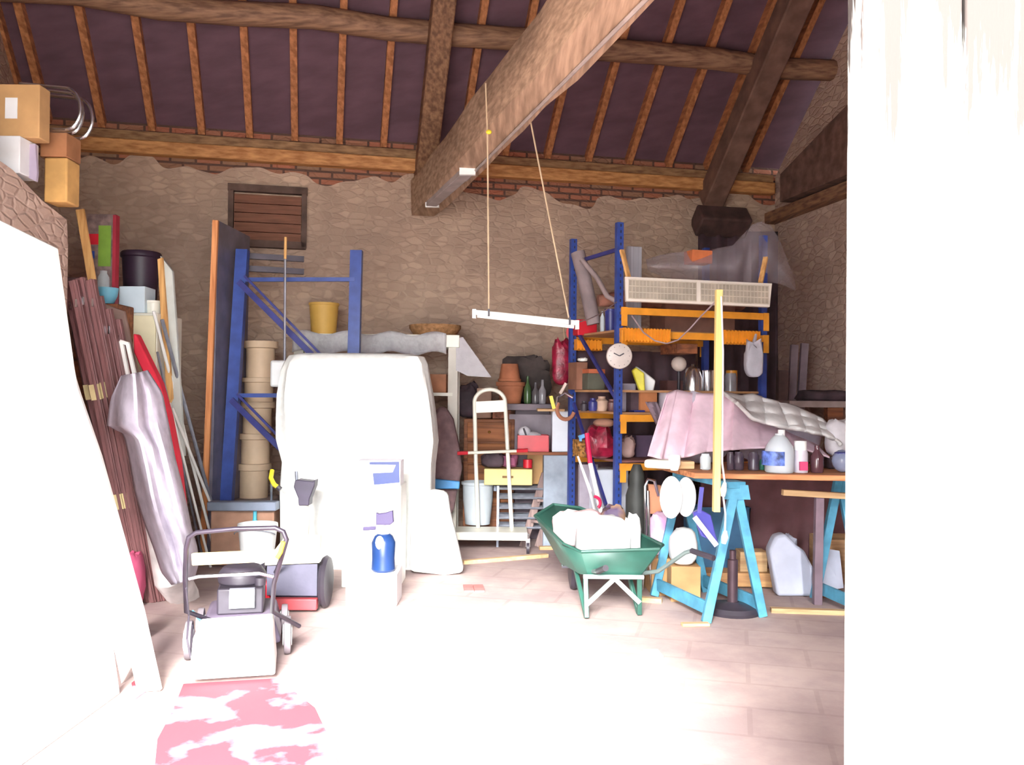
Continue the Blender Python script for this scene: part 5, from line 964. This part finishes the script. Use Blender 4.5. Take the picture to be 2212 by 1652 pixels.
# second machine: cylinder mower with cream hood
q = F(645, 1325); Dm = q.y
zh0 = Z(0, 1270, Dm); xl, xr = P(592, 0, Dm).x, P(700, 0, Dm).x
T('cylinder_mower', 'red cylinder mower with a cream hood beside the lawn mower', 'lawn mower', [
    ('hood', MB().prism([Vector((xl - .01, Dm - .01, .30)), Vector((xr + .02, Dm - .01, .32)), Vector((xr - .05, Dm + .36, .42)), Vector((xl + .03, Dm + .36, .42))], (0, 0, .02)), M('cream_hood', (236, 230, 190), .5), {'bevel': .006}),
    ('roller', MB().tube([Vector((xl, Dm + .16, .17)), Vector((xr, Dm + .16, .17))], .125, 22), M('slate_roller', (84, 82, 100), .5)),
    ('front_panel', MB().box(((xl + xr) / 2, Dm + .02, .21), (xr - xl, .015, .2)), M('slate_roller')),
    ('base', MB().box(((xl + xr) / 2, Dm + .03, .055), (xr - xl, .06, .07)), M('worn_red', (170, 70, 76), .5), {'bevel': .005}),
    ('wheel', MB().lathe((xr + .0, Dm + .16, .17), [(.1, 0), (.155, .004), (.168, .025), (.155, .045), (.1, .05)], 26, (1, 0, 0)), black),
    ('wheel', MB().lathe((P(568, 0, Dm - .02).x, Dm - .02 + .12, .15), [(.09, 0), (.14, .004), (.15, .025), (.14, .045), (.09, .05)], 26, (1, 0, 0)), black, {'subs': [('hub', MB().disc((P(566, 0, Dm).x - .0, Dm + .1, .15), .05, .06, (1, 0, 0)), M('orange_hub', (220, 130, 60), .5))]}),
    ('side_frame', MB().prism([P(545, 1235, Dm + .05), P(570, 1232, Dm + .05), P(584, 1300, Dm + .02), P(580, 1320, Dm + .02), P(565, 1290, Dm + .05), P(548, 1275, Dm + .05)], (0, .03, 0)), red, {'bevel': .004}),
    ('handle', MB().tube([Vector((xl, Dm + .15, .2)), P(598, 1230, Dm - .05), P(608, 1200, Dm - .2)], .012, 8), black)])
# red rug on the floor
rg = [F(396, 1480), F(598, 1468), F(640, 1500), F(680, 1532), F(712, 1600), F(745, 1700), F(330, 1700), F(340, 1600), F(372, 1540)]
def rugmat():
    m = bpy.data.materials.new('worn_red_rug'); m.use_nodes = True; nt = m.node_tree; L = nt.links.new; nn = nt.nodes.new
    bs = nt.nodes['Principled BSDF']; bs.inputs['Roughness'].default_value = .95; tc = nn('ShaderNodeTexCoord'); n = nn('ShaderNodeTexNoise'); n.inputs['Scale'].default_value = 3.2; n.inputs['Detail'].default_value = 7; L(tc.outputs['Object'], n.inputs[0])
    r = nn('ShaderNodeValToRGB'); r.color_ramp.elements[0].position = .50; r.color_ramp.elements[0].color = (*lin((134, 46, 58)), 1); r.color_ramp.elements[1].position = .6; r.color_ramp.elements[1].color = (*lin((190, 134, 146)), 1); L(n.outputs['Fac'], r.inputs[0]); L(r.outputs[0], bs.inputs['Base Color']); return m
rgm = rugmat()
solo('red_rug', 'worn crimson rug on the floor in front of the lawn mower', 'rug', MB().prism([p + Vector((0, 0, .001)) for p in rg], (0, 0, .007)), rgm)
solo('rug_scrap', 'small crimson carpet scrap left of the lawn mower', 'rug', MB().prism([p + Vector((0, 0, .001)) for p in (F(284, 1478), F(310, 1458), F(334, 1452), F(336, 1480), F(292, 1512))], (0, 0, .007)), rgm)

# added dark sheets that darken the wall and the back of the rack
def backdrop_surf(x0, x1, y0, y1, D, k):
    return lambda u, v: P(lerp(x0, x1, u), lerp(y0, y1, v), D + .2 * u + .03 * math.sin(u * k + v * 2) + .015 * math.sin(v * 7 + u * 11))
dtm = M('added_dark_backdrop', (92, 72, 80), .8, var=.15, scale=5)
o = solo('added_dark_backdrop', 'added dark brown tarpaulin hanging on the back wall behind the film peak', 'backdrop', MB().surf(lambda u, v: WP(lerp(1508, 1680, u), lerp(500, 1170, v), .10 + .03 * math.sin(u * 30 + v * 3)), 30, 14), dtm, thick=.008)  # added to darken this stretch of wall
o = solo('added_rack_backdrop', 'added dark cloth darkening the space behind the shelves of the blue and orange rack', 'cloth', MB().surf(lambda u, v: Ap + (Dp - Ap) * lerp(.02, .98, u) + RN * (.12 + .02 * math.sin(u * 40)) + Vector((0, 0, lerp(1.80, .02, v))), 40, 10), dtm, thick=.008)  # added so the lit wall does not show between the shelves
solo('dark_netting', 'heap of dark netting behind the terracotta pots and bottles', 'netting', MB().bag((P(1142, 0, 8.8).x, 8.8, ptz), (.48, .14, .44), 31, .25), M('dark_green_net', (78, 68, 66), .9, var=.2))
solo('wrapped_bundle', 'dark plum bundle on the chest between tan case and pots', 'bundle', MB().bag((P(1020, 0, 8.75).x, 8.78, cz1 + .001), (.22, .18, .32), 33, .2), dark)
